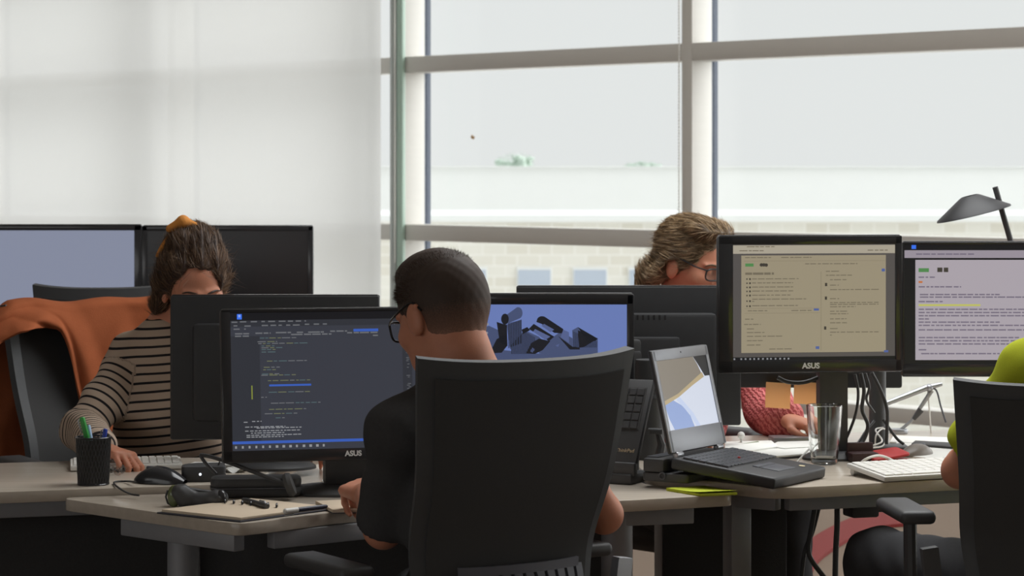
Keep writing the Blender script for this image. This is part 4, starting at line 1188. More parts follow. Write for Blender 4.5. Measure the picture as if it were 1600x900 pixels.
for pts, lab in (([W(1336, 585, 6.3), W(1341, 615, 6.3), W(1336, 650, 6.3), W(1320, 690, 6.3), W(1312, 698, 6.3)], 'black cable hanging down the right side of the thick stand'),
                 ([W(1345, 583, 6.34), W(1350, 610, 6.34), W(1347, 640, 6.36), W(1356, 665, 6.36), W(1348, 690, 6.36), W(1335, 700, 6.34)], 'black cable hanging between the two black stands'),
                 ([W(1352, 583, 6.36), W(1358, 605, 6.36), W(1354, 625, 6.38), W(1366, 645, 6.4)], 'short black cable curving into the monitor pole'),
                 ([W(1362, 582, 6.34), W(1377, 612, 6.34), W(1386, 640, 6.34), W(1386, 670, 6.34), W(1385, 694, 6.34)], 'black cable running down in front of the monitor pole on its right'),
                 ([W(1366, 658, 6.4), W(1354, 672, 6.38), W(1342, 690, 6.36), W(1330, 702, 6.34)], 'black cable slanting left from the monitor pole to the desk'),
                 ([W(1380, 655, 6.42), W(1390, 670, 6.42), W(1402, 686, 6.42), W(1412, 694, 6.42)], 'thin black cable slanting right from the monitor pole to the desk'),
                 ([W(1215, 590, 6.24), W(1232, 597, 6.24), W(1258, 597, 6.25), W(1290, 585, 6.26)], 'black cable sagging below the monitor with the web page')):
    cable('monitor_cable', lab, pts, rnd.uniform(.0032, .005))

# red wallet and black wrist rest
q = at(1380, 722, ZC)
t = thing('wallet', 'red wallet leaning open behind the white keyboard', 'wallet', q, R(15))
m_red = mat('red_leather', S(176, 40, 40), .5, var=.15, scale=90, bump=.2, bscale=400)
MB().prism(round_poly([(-.035, -.03), (.065, -.02), (.055, .045), (-.035, .04)], .012), 0, .008, .003).build('lower_flap', m_red, t)
MB().prism(round_poly([(-.035, -.03), (.065, -.02), (.055, .045), (-.035, .04)], .012), 0, .007, .003).build('upper_flap', m_red, t, (0, 0, .012), (R(10), R(-6), 0))
q = at(1348, 722, ZC)
t = thing('phone_stand', 'dark brown phone cradle beside the red wallet', 'cradle', (q.x, q.y + .01, ZC), R(10))
MB().box((0, 0, .012), (.07, .06, .024), None, .006).box((0, .018, .03), (.066, .012, .03), Matrix.Identity(4), .004).build('cradle', mat('dark_maroon', S(58, 36, 36), .5), t)
q = at(1432, 712, ZC)
mouse('grey computer mouse behind the white keyboard', (q.x, q.y, ZC), R(-50), mat('warm_grey_plastic', S(120, 112, 104), .4), .10, .055, .028)

# papers and books on the right desk
def paper_stack(name, label, cat, px, z, h, m, m2=None, grp=None):
    q = [at(x, y, z + h) for x, y in px]
    c0 = sum(q, Vector()) / len(q); c0.z = z
    lq = [((v - c0).x, (v - c0).y) for v in q]
    if m2 is None:
        return tag(MB().prism(lq, 0, h, min(.0008, h * .3)).build(name, m, None, c0), label, cat, grp)
    t = thing(name, label, cat, c0, 0, grp)
    MB().prism(lq, 0, h * .55, .001).build('pages', m2, t)
    MB().prism([(x * 1.01, y * 1.01) for x, y in lq], h * .56, h, .001).build('cover', m, t)
    return t
paper_stack('book', 'white paperback with tan page edges behind the laptop keyboard', 'book', [(1133, 701), (1168, 704.5), (1216, 697), (1205, 688), (1133, 690)], ZC, .014, m_paper, mat('tan_pages', S(196, 176, 150), .9))
paper_stack('folder', 'white folder with a dark underside beside the drinking glass', 'folder', [(1168, 705.5), (1215, 712), (1283, 707), (1272, 698), (1225, 699)], ZC, .010, m_paper, m_black)
paper_stack('paper_sheet', 'loose white paper on top of the white folder', 'paper', [(1200, 697), (1226, 700), (1296, 696), (1290, 688), (1215, 690)], ZC + .0105, .002, m_paper)
q = at(1240, 690, ZC)
tag(MB().box((0, 0, .007), (.12, .07, .014), None, .003).build('external_drive', m_alu, None, (q.x, q.y, ZC), (0, 0, R(6))), 'silver slab under the hand of the woman in pink', 'drive')
# coloured pencils and a white ball pin
rnd = random.Random(4)
m_or = mat('orange_wood', S(206, 130, 70), .5); m_br = mat('brown_wood', S(120, 90, 60), .5); m_gr2 = mat('olive_wood', S(110, 120, 70), .5)
for k, (x0, y0_, x1, y1, m, lab) in enumerate(((1134, 689, 1168, 684, m_or, 'orange pencil lying behind the white paperback'), (1142, 686, 1182, 690, m_br, 'brown pencil crossing the orange one behind the paperback'), (1150, 691, 1190, 686, m_gr2, 'olive pencil lying right of the orange and brown ones'))):
    a_, b_ = at(x0, y0_, ZC + .02), at(x1, y1, ZC + .02)
    d = b_ - a_
    o = thing('pencil', lab, 'pencil', (a_.x, a_.y, ZC + .004 + k * .003)); d.z = .003
    MB().tube([d * 0, d * .86], .0036, 6).build('shaft', m, o); MB().tube([d * .86, d], [.0036, .0006], 6).build('tip', m_paper, o)
q = W(1158, 683, 6.5)
tag(MB().ball((0, 0, 0), .0095, sub=3).cyl((0, 0, -.03), (0, 0, -.005), .0025, seg=10).build('ball_pin', m_white, None, (q.x, q.y, ZC + .032)), 'white ball-headed pin standing behind the paperback', 'pin')
paper_stack('paper_sheet', 'white paper under the silver jointed arm', 'paper', [(1392, 700), (1402, 690), (1446, 684), (1466, 694), (1430, 702)], ZC, .002, m_paper)
paper_stack('paper_sheet', 'white printed paper right of the monitor pole behind the grey mouse', 'paper', [(1420, 712), (1424, 698), (1500, 694), (1520, 712), (1470, 718)], ZC, .003, m_paper)
paper_stack('magazine', 'dark magazine edge on the papers at the far right', 'magazine', [(1424, 693), (1430, 688), (1500, 692), (1500, 699)], ZC + .004, .005, m_matte)
paper_stack('document_pile', 'pile of white documents at the back of the right desk', 'documents', [(1390, 690), (1396, 680), (1500, 684), (1540, 694), (1470, 693)], ZC, .0035, m_paper)

# green sticky pad at the corner of the middle desk
q = [at(1041, 762, ZA + .007), at(1095, 771, ZA + .007), at(1152, 768.5, ZA + .007), at(1100, 758.5, ZA + .007)]
c0 = sum(q, Vector()) / 4; c0.z = ZA
lq = [((v - c0).x, (v - c0).y) for v in q]
m_lime = mat('lime_paper', S(196, 206, 70), .85, var=.03, spec=.1)
t = thing('sticky_pad', 'lime green sticky note pad on the corner of the middle desk', 'sticky pad', c0)
MB().prism(lq, 0, .006, .0006).build('pad', m_lime, t)
MB().grid(lambda u, v: Vector(((Vector(lq[0]).lerp(Vector(lq[1]), u)).lerp(Vector(lq[3]).lerp(Vector(lq[2]), u), v).x, (Vector(lq[0]).lerp(Vector(lq[1]), u)).lerp(Vector(lq[3]).lerp(Vector(lq[2]), u), v).y, .0066 + .004 * u ** 4)), 10, 4, .0004).build('top_sheet', m_lime, t)

# silver jointed arm by the window side
b0 = at(1404, 677, ZC)
t = thing('jointed_arm', 'thin silver jointed arm standing at the back of the right desk', 'arm', b0)
y = b0.y
L_ = lambda px, py, d=0: W(px, py, y + d) - b0
MB().cyl((0, 0, 0), (0, 0, .012), .025, seg=24, bev=.003).build('foot', m_alu, t)
MB().tube([L_(1404, 674), L_(1424, 658), L_(1456, 610)], [.004, .0045, .006], 10).build('lower_rod', m_alu, t)
MB().tube([L_(1427, 655), L_(1439, 640)], [.006, .0095], 10).build('grip', m_black, t)
ur = MB().tube([L_(1386, 630), L_(1447, 606), L_(1472, 600)], [.007, .008, .005], 10)
ur.build('upper_rod', m_alu, t)
MB().ball(L_(1452, 606), .011).build('joint', m_alu, t)
MB().tube(bez([L_(1452, 606), L_(1463, 610), L_(1470, 635), L_(1478, 660)], 14), .0025, 8).build('cord', m_dgrey, t)
MB().tube([L_(1450, 612), L_(1455, 680)], .0022, 6).build('thin_rod', m_white, t)

# black lamp head at the right edge
Yl = 6.9
b0 = W(1520, 327, Yl); foot = Vector((b0.x + .12, Yl + .02, ZC))
t = thing('desk_lamp', 'black desk lamp whose round shade pokes in at the right edge', 'lamp', foot)
Ls = lambda v: Vector(v) - foot
MB().lathe([(0, 0), (.085, 0), (.085, .012), (.03, .02), (0, .022)], 36).build('base', m_black, t)
MB().tube([Vector((0, 0, .02)), Vector((.03, .0, .36)), Ls(b0 + Vector((.06, 0, .06)))], .008, 10).build('arm', m_black, t)
MB().lathe([(.022, .05), (.03, .045), (.10, -.012), (.102, -.018), (.098, -.016), (.028, .04), (0, .042)], 40, Matrix.Translation(Ls(b0)) @ Matrix.Rotation(R(-14), 4, 'Y') @ Matrix.Diagonal((1, 1, .75, 1))).build('lamp_shade', mat('lamp_black', S(40, 40, 42), .5), t)

# ------------------------------------------------------------------ people
def head_matrix(c, yaw, pitch, roll=0.0):
    return Matrix.Translation(c) @ Matrix.Rotation(R(yaw), 4, 'Z') @ Matrix.Rotation(R(pitch), 4, 'X') @ Matrix.Rotation(R(roll), 4, 'Y')
def add_head(s, M, female=False):
    """head modelled around its own centre: +y face, +z crown, +x the person's right"""
    Rm = np.array(M)[:3, :3]
    P = lambda x, y, z: np.array(M @ Vector((x, y, z)))
    k = .96 if female else 1.0
    def E(c, r, kk=.02, sub=False): s.ell(P(*(np.array(c) * k)), np.array(r) * k, Rm, kk, sub)
    def Cp(a, b, ra, rb, kk=.01): s.cap(P(*(np.array(a) * k)), P(*(np.array(b) * k)), ra * k, rb * k, kk)
    E((0, -.012, .032), (.0755, .097, .084)); E((0, .022, -.035), (.062, .068, .078), .03)
    E((0, .040, -.082), (.045, .046, .034), .03); Cp((0, .078, -.098), (0, .080, -.094), .015, .015, .02)     # jaw, chin
    for x in (-1, 1):
        E((x * .042, .058, -.028), (.022, .022, .022), .02)                                                   # cheek
        E((x * .030, .096, .0), (.020, .016, .012), .012, True)                                               # eye socket
        E((x * .030, .076, -.001), (.0135, .0125, .0115), .003)                                               # eyelid
        Cp((x * .012, .088 if female else .089, .017), (x * .046, .075, .019), .005 if female else .008, .004 if female else .006, .012)                                  # brow
        E((x * .078, -.014, -.012), (.010, .021, .033), .008); E((x * .0905, -.006, -.012), (.0045, .010, .019), .004, True)
        Cp((x * .074, -.030, .008), (x * .083, -.031, .010), .006, .006, .006)
    Cp((0, .090, .006), (0, .112, -.032), .008, .0115, .012); Cp((-.012, .097, -.037), (.012, .097, -.037), .008, .008, .008)
    Cp((-.019, .087, -.062), (.019, .087, -.062), .0075, .0075, .008); Cp((-.016, .086, -.072), (.016, .086, -.072), .008, .008, .008)
    return P
def add_hand(s, wrist, fwd, down, curl=(40, 45, 30), side=1, spread=.0, scale=1.0, thumb_in=.5):
    """palm and five fingers; fwd along the hand, down out of the palm, side +1 puts the thumb at +right"""
    f = Vector(fwd).normalized(); d = Vector(down); d = (d - f * d.dot(f)).normalized(); r = f.cross(-d).normalized() * side
    # r points to the thumb side
    W0 = Vector(wrist); q = scale
    base = []
    for i, (o, l) in enumerate(((.028, .088), (.009, .092), (-.010, .088), (-.028, .080))):
        kn = W0 + f * l * q + r * o * q
        s.cap(W0 + f * .012 * q + r * o * .6 * q, kn, .0155 * q, .0115 * q, .012)
        base.append(kn)
    lens = ((.042, .025, .020), (.046, .029, .021), (.042, .027, .020), (.033, .021, .018))
    for i, kn in enumerate(base):
        ang = 0; p = kn; rad = (.0090, .0083, .0076, .0066) if i < 3 else (.0080, .0072, .0066, .0058)
        for j in range(3):
            ang += curl[j] + (i - 1.5) * 3
            dd = (f * math.cos(R(ang)) + d * math.sin(R(ang)) + r * (1.5 - i) * spread).normalized()
            n = p + dd * lens[i][j] * q
            s.cap(p, n, rad[j] * q, rad[j + 1] * q, .003); p = n
    t0 = W0 + f * .022 * q + r * .022 * q
    t1 = t0 + (f * .75 + r * .62 + d * .35).normalized() * .042 * q
    t2 = t1 + (f * .9 - r * (thumb_in - .35) + d * .30).normalized() * .030 * q
    t3 = t2 + (f * .9 - r * (thumb_in - .1) + d * .25).normalized() * .024 * q
    s.cap(t0, t1, .0135 * q, .0105 * q, .012).cap(t1, t2, .0105 * q, .0095 * q, .004).cap(t2, t3, .0095 * q, .0075 * q, .003)
def person(name, label, base, J, headM, hands, female, cloth, res=.0042):
    """J: joints in world space. One skin surface, clothes as children"""
    base = Vector(base); base_np = np.array(base)
    s = SDF(res)
    V = {k: np.array(v, float) for k, v in J.items()}
    P = add_head(s, headM, female)
    fw = np.array(J['forward'], float); ri = np.array((fw[1], -fw[0], 0.0))
    Rb = np.stack([ri, fw, np.array((0, 0, 1.0))], 1)
    sh = (V['shL'] + V['shR']) / 2; hip = (V['hipL'] + V['hipR']) / 2
    nr = .047 if female else .056
    s.chain([P(0, -.028, -.03), P(0, -.030, -.085), V['neck'], V['neck'] * .6 + sh * .4], [nr, nr, nr + .004, nr], .03)
    mid = hip * .5 + sh * .5
    g = .88 if female else 1.0
    chest = sh * .72 + hip * .28 - np.array((0, 0, .01))
    s.ell(chest, (.150 * g, .100 * g, .16), Rb, .05); s.ell(mid, (.138 * g, .100 * g, .16), Rb, .05); s.ell(hip + np.array((0, 0, .03)), (.165, .125, .13), Rb, .05)
    s.cap(V['shL'], V['shR'], .050 * g, .050 * g, .04)
    s.cap(V['neck'] - np.array((0, 0, .01)), V['shL'], .044 * g, .040 * g, .04).cap(V['neck'] - np.array((0, 0, .01)), V['shR'], .044 * g, .040 * g, .04)
    for q in 'LR':
        s.chain([V['sh' + q], V['sh' + q] * .45 + V['el' + q] * .55, V['el' + q]], [.048 * g, .043 * g, .036 * g], .03)
        m = V['el' + q] * .65 + V['wr' + q] * .35
        s.chain([V['el' + q], m, V['wr' + q]], [.036 * g, .038 * g, .026 * g], .02)
        h = hands[q]
        add_hand(s, V['wr' + q], h['fwd'], h['down'], h.get('curl', (40, 45, 30)), h['side'], h.get('spread', .05), .92 if female else 1.03, h.get('thumb', .5))
        s.chain([V['hip' + q], V['kn' + q]], [.085, .058], .04); s.chain([V['kn' + q], V['an' + q]], [.055, .036], .02)
        ft = V['an' + q] + fw * .15 - np.array((0, 0, .045))
        s.cap(V['an' + q] - np.array((0, 0, .03)), ft, .034, .028, .03)
    body = s.build(name, m_skin, None, base, base)
    tag(body, label, 'person')
    # trousers
    t = SDF(.006)
    t.ell(hip + np.array((0, 0, .03)), (.182, .138, .135), Rb, .05)
    for q in 'LR':
        t.chain([V['hip' + q], V['kn' + q]], [.098, .074], .04); t.chain([V['kn' + q], V['an' + q] + np.array((0, 0, .06))], [.074, .056], .02)
    t.cut(hip + np.array((0, 0, .15)), (0, 0, 1))
    t.disp(lambda X, Y, Z: .003 * np.sin(X * 60 + Z * 35) * np.sin(Y * 50 - Z * 30))
    t.build('trousers', cloth['trousers'], body, base)
    for q in 'LR':
        sh_ = SDF(.005); a = V['an' + q]
        sh_.cap(a + fw * -.02 - np.array((0, 0, .035)), a + fw * .16 - np.array((0, 0, .045)), .043, .036, .03)
        sh_.cap(a - np.array((0, 0, .0)), a - np.array((0, 0, .03)), .044, .044, .02)
        sh_.cut(a - np.array((0, 0, .075)), (0, 0, -1))
        sh_.build('shoe', m_matte, body, base)
    # top
    u = SDF(.005); o = cloth.get('loose', .012)
    tors = [(chest, (.150 * g + o, .100 * g + o, .16 + o)), (mid, (.140 * g + o * 1.4, .102 * g + o * 1.4, .16)), (hip + np.array((0, 0, .05)), (.168 + o, .127 + o, .12))]
    for c_, r_ in tors: u.ell(c_, r_, Rb, .05)
    u.cap(V['shL'], V['shR'], .050 * g + o, .050 * g + o, .04)
    n_ = V['neck'] - np.array((0, 0, .012))
    u.cap(n_, V['shL'], .046 * g + o * .8, .041 * g + o, .04).cap(n_, V['shR'], .046 * g + o * .8, .041 * g + o, .04)
    u.cap(n_ - np.array((0, 0, .03)), chest, .062 * g + o, .08 * g + o, .04)
    so = cloth.get('sleeve_loose', .014)
    for q in 'LR':
        sl = cloth['sleeve'] if np.isscalar(cloth['sleeve']) else cloth['sleeve'][q]
        if sl <= 1:
            e = V['sh' + q] * (1 - sl) + V['el' + q] * sl
            u.chain([V['sh' + q], e], [.049 * g + o, .045 * g + so], .035)
            dn = e - V['sh' + q]; dn = dn / np.linalg.norm(dn)
            u.ell(e + dn * .075, (.075, .075, .075), None, .004, True)
        else:
            e = V['el' + q] * (2 - sl) + V['wr' + q] * (sl - 1)
            u.chain([V['sh' + q], V['el' + q]], [.049 * g + o, .039 * g + so], .035); u.chain([V['el' + q], e], [.039 * g + so, .034 * g + so * cloth.get('cuff', .7)], .02)
    u.cut(hip + np.array((0, 0, .02)), (0, 0, -1))
    if 'wrinkle' in cloth: u.disp(cloth['wrinkle'])
    me, v = u.mesh('top', base)
    # neck opening: remove cloth above a plane through the collar
    top = link(cloth['name'], me, cloth['top'], body, None, None, 180)
    v = v + base_np
    if cloth.get('stripe'):
        def seg(v, a, b):
            d = b - a; tt = np.clip(((v - a) @ d) / (d @ d), 0, 1.0); return np.linalg.norm(v - a - tt[:, None] * d, axis=1), ((v - a) @ d) / np.linalg.norm(d)
        val = v[:, 2] + .10 * ((v - sh) @ ri)
        def elld(c_, r_):
            p = ((v - c_) @ Rb); r_ = np.array(r_)
            k0 = np.linalg.norm(p / r_, axis=1); k1 = np.linalg.norm(p / r_ ** 2, axis=1) + 1e-9
            return k0 * (k0 - 1) / k1
        tor = np.minimum(np.minimum(elld(*tors[0]), elld(*tors[1])), elld(*tors[2]))
        for q in 'LR':
            d1, c1 = seg(v, V['sh' + q], V['el' + q]); d2, c2 = seg(v, V['el' + q], V['wr' + q])
            r1 = .049 * g + o
            isarm = (np.minimum(d1, d2) - r1 < tor - .004) & ((c1 > .045) | (d2 < d1))
            L1 = np.linalg.norm(V['el' + q] - V['sh' + q])
            val = np.where(isarm & (d1 <= d2), c1 * 1.0 + .3, val); val = np.where(isarm & (d2 < d1), L1 + c2 + .3, val)
        at_ = me.attributes.new('stripe_pos', 'FLOAT', 'POINT'); at_.data.foreach_set('value', val.astype(np.float32))
    return body, P
def strands(name, m, parent, pts, dirs, ln, w, seed, bend=.4):
    """many fine hair blades as one mesh"""
    rnd = np.random.default_rng(seed); n = len(pts)
    d = dirs / np.linalg.norm(dirs, axis=1)[:, None]
    L = ln * rnd.uniform(.6, 1.2, n) if np.isscalar(ln) else ln * rnd.uniform(.7, 1.15, n)
    s = np.cross(d, rnd.normal(size=(n, 3))); s /= np.linalg.norm(s, axis=1)[:, None]
    g = rnd.normal(size=(n, 3)) * bend * .35
    p0, p1 = pts, pts + (d + g * .4) * L[:, None] * .55
    p2 = p1 + (d + g) * L[:, None] * .45
    W_ = w * rnd.uniform(.7, 1.2, n)[:, None]
    v = np.stack([p0 - s * W_, p0 + s * W_, p1 - s * W_ * .8, p1 + s * W_ * .8, p2], 1).reshape(-1, 3)
    b = np.arange(n) * 5
    me = bpy.data.meshes.new(name)
    faces = np.stack([b, b + 1, b + 3, b + 2], 1)
    tri = np.stack([b + 2, b + 3, b + 4], 1)
    me.vertices.add(len(v)); me.vertices.foreach_set('co', v.astype(np.float32).ravel())
    li = np.concatenate([faces.ravel(), tri.ravel()]); me.loops.add(len(li)); me.loops.foreach_set('vertex_index', li.astype(np.int32))
    me.polygons.add(2 * n); me.polygons.foreach_set('loop_start', np.concatenate([np.arange(n) * 4, 4 * n + np.arange(n) * 3]).astype(np.int32))
    me.update(calc_edges=True)
    at_ = me.attributes.new('tone', 'FLOAT', 'POINT'); at_.data.foreach_set('value', np.repeat(rnd.uniform(.15, 1, n), 5).astype(np.float32))
    return link(name, me, m, parent, None, None, 0)
def scalp_points(n, seed, keep, k=1.0):
    """points on the cranium in head space that satisfy keep(x,y,z)"""
    rnd = np.random.default_rng(seed)
    d = rnd.normal(size=(n * 3, 3)); d /= np.linalg.norm(d, axis=1)[:, None]
    p = np.array((0, -.012, .032)) + d * np.array((.0785, .100, .087))
    nn = d / np.array((.0785, .1, .087)); nn /= np.linalg.norm(nn, axis=1)[:, None]
    ok = keep(p[:, 0], p[:, 1], p[:, 2]); p, nn = p[ok][:n] * k, nn[ok][:n]
    return p, nn
def flow_strands(name, m, parent, me, M, base, n, ln, seed, target, face=.0, w=.0005, lift=.12):
    """blades that lie along a hair mesh (still in head space), combed towards a target point"""
    rnd = np.random.default_rng(seed)
    co = np.empty(len(me.vertices) * 3, np.float32); me.vertices.foreach_get('co', co); co = co.reshape(-1, 3)
    no = np.empty(len(me.vertices) * 3, np.float32); me.vertices.foreach_get('normal', no); no = no.reshape(-1, 3)
    i = rnd.integers(0, len(co), n); p, nn = co[i], no[i]
    t = np.array(target) - p; t -= nn * (t * nn).sum(1)[:, None]; t /= np.linalg.norm(t, axis=1)[:, None] + 1e-6
    d = t + nn * lift * rnd.uniform(.3, 2.2, (n, 1)) + rnd.normal(size=p.shape) * .06
    return strands(name, m, parent, to_parent(M, base, p + nn * .0012), rot(M, d), ln, w, seed, .12)
def to_parent(M, base, p): return (np.array(M)[:3, :3] @ p.T).T + np.array(M.translation) - np.array(base)
def rot(M, d): return (np.array(M)[:3, :3] @ d.T).T
def hair_mat(name, c0, c1, scale=(60, 60, 8), rough=.45):
    m = bpy.data.materials.new(name); m.use_nodes = True
    nt = m.node_tree; b = nt.nodes['Principled BSDF']; b.inputs['Roughness'].default_value = rough; b.inputs['Specular IOR Level'].default_value = .3
    tc = nd(nt, 'ShaderNodeTexCoord'); mp = nd(nt, 'ShaderNodeMapping'); mp.inputs['Scale'].default_value = scale
    nz = nd(nt, 'ShaderNodeTexNoise'); nz.inputs['Scale'].default_value = 3; nz.inputs['Detail'].default_value = 5
    cr = nd(nt, 'ShaderNodeValToRGB'); cr.color_ramp.elements[0].color = c0; cr.color_ramp.elements[1].color = c1
    cr.color_ramp.elements[0].position = .38; cr.color_ramp.elements[1].position = .65
    bp = nd(nt, 'ShaderNodeBump'); bp.inputs['Strength'].default_value = .6; bp.inputs['Distance'].default_value = .004
    nt.links.new(tc.outputs['Object'], mp.inputs[0]); nt.links.new(mp.outputs[0], nz.inputs['Vector']); nt.links.new(nz.outputs[0], cr.inputs[0])
    tn = nd(nt, 'ShaderNodeAttribute'); tn.attribute_name = 'tone'; av = nd(nt, 'ShaderNodeMath', operation='MULTIPLY_ADD'); av.inputs[1].default_value = .55; nt.links.new(nz.outputs[0], av.inputs[0])
    hf_ = nd(nt, 'ShaderNodeMath', operation='MULTIPLY'); hf_.inputs[1].default_value = .42; nt.links.new(tn.outputs['Fac'], hf_.inputs[0]); nt.links.new(hf_.outputs[0], av.inputs[2]); nt.links.new(av.outputs[0], cr.inputs[0])
    nt.links.new(cr.outputs[0], b.inputs['Base Color']); nt.links.new(nz.outputs[0], bp.inputs['Height']); nt.links.new(bp.outputs[0], b.inputs['Normal'])
    return m
m_lens = m_pane
def eyebrows(parent, M, base, m, k=1.0):
    L = lambda x, y, z: (M @ Vector((x * k, y * k, z * k))) - Vector(base)
    for sx in (-1, 1):
        MB().tube(bez([L(sx * .012, .0975, .016), L(sx * .024, .0955, .0215), L(sx * .038, .0875, .022), L(sx * .050, .077, .016)], 12), [.0014] + [.0028] * 9 + [.0024, .0022, .002, .0017, .0014, .0008] , 8).build('eyebrow', m, parent)
def spectacles(parent, M, base, m, w=.052, h=.036, round_=.4, hk=1.0):
    """rims, lenses, bridge and temple arms in front of the eyes"""
    L = lambda x, y, z: (M @ Vector((x * hk, y * hk, z * hk))) - Vector(base)
    fr_ = MB()
    g = bpy.data.objects.new('spectacles', None)
    for sx in (-1, 1):
        pts = []
        for k in range(29):
            a = 2 * math.pi * k / 28
            cx, cz = math.cos(a), math.sin(a)
            e = 2 / (2 + 2 * (1 - round_))
            pts.append(L(sx * .033 + math.copysign(abs(cx) ** e, cx) * w / 2, .103 - .10 * (abs(sx * .033 + cx * w / 2) / .06) ** 2 * .12, -.004 + math.copysign(abs(cz) ** e, cz) * h / 2))
        fr_.tube(pts, .0024, 8)
        fr_.tube(bez([L(sx * .058, .094, .008), L(sx * .074, .06, .012), L(sx * .0795, .012, .020), L(sx * .081, -.022, .020), L(sx * .0795, -.042, -.002)], 14), .0022, 8)
    fr_.tube(bez([L(-.008, .102, .0), L(0, .107, .003), L(.008, .102, .0)], 8), .0018, 8)
    fo = fr_.build('spectacles', m, parent)
    for sx in (-1, 1):
        MB().grid(lambda u, v: L(sx * .033 + (u - .5) * w * .93 * (1 - .35 * abs(2 * v - 1) ** 3), .1025 - .012 * (abs(sx * .033 + (u - .5) * w) / .06) ** 2, -.004 + (v - .5) * h * .93 * (1 - .3 * abs(2 * u - 1) ** 3)), 8, 8, .0012).build('lens', m_lens, fo)
    return fo

m_tee = mat('black_tshirt', S(72, 71, 71), .95, var=.12, scale=150, bump=.15, bscale=600, spec=.1)
m_trou = mat('black_trousers', S(66, 66, 68), .95, var=.12, scale=150, spec=.1)
def wr(amp, seed):
    r_ = random.Random(seed); ks = [(r_.uniform(-50, 50), r_.uniform(-50, 50), r_.uniform(20, 60), r_.uniform(0, 6)) for _ in range(4)]
    return lambda X, Y, Z: sum(amp * np.sin(a * X + b * Y + c * Z + p + 1.5 * np.sin(20 * Z + p)) for a, b, c, p in ks) * .5

# --- the man in black, seen from behind
fwd = (-.545, .838, 0)
J = dict(forward=fwd, neck=(-.095, 5.02, 1.05), shL=(-.213, 4.935, .945), shR=(.075, 5.11, .945), hipL=(-.135, 4.995, .545), hipR=(.03, 5.10, .545),
         elL=(-.254, 5.05, .742), wrL=(-.300, 5.29, .782), elR=(.186, 5.19, .752), wrR=(.07, 5.42, .775),
         knL=(-.40, 5.36, .52), knR=(-.20, 5.48, .52), anL=(-.43, 5.44, .085), anR=(-.22, 5.56, .085))
HM = head_matrix((-.141, 5.05, 1.165), 40, -20, 0)
base = (-.06, 5.04, 0)
man, P = person('person', 'person in a black t-shirt and glasses, seated with back to the camera', base, J, HM,
                dict(L=dict(fwd=(-.10, .3, .02), down=(.25, .1, -1), side=1, curl=(58, 62, 40), spread=.02), R=dict(fwd=(-.35, .8, -.05), down=(0, 0, -1), side=-1, curl=(18, 22, 12))), False,
                dict(name='t_shirt', top=m_tee, trousers=m_trou, sleeve=dict(L=.86, R=.52), loose=.010, sleeve_loose=.015, wrinkle=wr(.003, 2)))
hairM = mat('unused', (0, 0, 0, 1)) if False else None
m_crop = bpy.data.materials.new('cropped_hair'); m_crop.use_nodes = True
def crop_mat(m, base, M):
    """dark crown that thins out to skin towards the nape and the ears (a faded haircut)"""
    nt = m.node_tree; b = nt.nodes['Principled BSDF']; b.inputs['Roughness'].default_value = .6; b.inputs['Specular IOR Level'].default_value = .2
    at_ = nd(nt, 'ShaderNodeAttribute'); at_.attribute_name = 'fade'
    tc = nd(nt, 'ShaderNodeTexCoord'); nz = nd(nt, 'ShaderNodeTexNoise'); nz.inputs['Scale'].default_value = 420; nz.inputs['Detail'].default_value = 2
    nt.links.new(tc.outputs['Object'], nz.inputs['Vector'])
    ad = nd(nt, 'ShaderNodeMath', operation='ADD'); nt.links.new(at_.outputs['Fac'], ad.inputs[0])
    ms = nd(nt, 'ShaderNodeMath', operation='MULTIPLY_ADD'); ms.inputs[1].default_value = .5; ms.inputs[2].default_value = -.25; nt.links.new(nz.outputs[0], ms.inputs[0]); nt.links.new(ms.outputs[0], ad.inputs[1])
    cr = nd(nt, 'ShaderNodeValToRGB')
    cr.color_ramp.elements[0].position = 0; cr.color_ramp.elements[0].color = S(196, 140, 114)
    cr.color_ramp.elements[1].position = .85; cr.color_ramp.elements[1].color = S(74, 62, 55)
    e = cr.color_ramp.elements.new(.35); e.color = S(132, 98, 82)
    nt.links.new(ad.outputs[0], cr.inputs[0]); nt.links.new(cr.outputs[0], b.inputs['Base Color'])
crop_mat(m_crop, base, HM)
hs = SDF(.0028)
hs.ell((0, -.013, .036), (.0785, .101, .0905), None, .01); hs.ell((0, .02, .098), (.052, .062, .030), None, .03); hs.ell((0, -.045, .015), (.0765, .070, .085), None, .02)
hs.cap((0, -.027, -.01), (0, -.030, -.085), .0595, .0590, .02)
hs.cap((.070, .005, .02), (.071, .008, -.018), .010, .006, .01).cap((-.070, .005, .02), (-.071, .008, -.018), .010, .006, .01)
hs.ell((0, .115, -.01), (.085, .075, .085), None, .02, True); hs.ell((.082, -.012, -.026), (.02, .026, .046), None, .008, True); hs.ell((-.082, -.012, -.026), (.02, .026, .046), None, .008, True)
hs.ell((0, .075, -.085), (.12, .092, .075), None, .01, True)
hs.cut((0, -.06, -.075), (0, .25, -1))
hs.disp(lambda X, Y, Z: .0004 * np.sin(X * 260 + 3 * np.sin(Y * 90)) * np.sin(Y * 240 + Z * 200))
me, v = hs.mesh('hair')
fade = np.clip((v[:, 2] + .080 - .15 * np.clip(v[:, 1], -.1, .1)) / .11, 0, 1)
a_ = me.attributes.new('fade', 'FLOAT', 'POINT'); a_.data.foreach_set('value', fade.astype(np.float32))
me.transform(Matrix.Translation(-Vector(base)) @ HM)
hair = link('hair', me, m_crop, man, None, None, 180)
p_, n_ = scalp_points(9000, 3, lambda x, y, z: (z > .03 + .55 * np.clip(y - .02, 0, 1)) & (y < .085))
m_hd = hair_mat('dark_brown_hair', S(66, 54, 47), S(92, 74, 62))
ln = np.where(p_[:, 2] > .08, .012, .006) * (1 + .6 * (p_[:, 1] > .02))
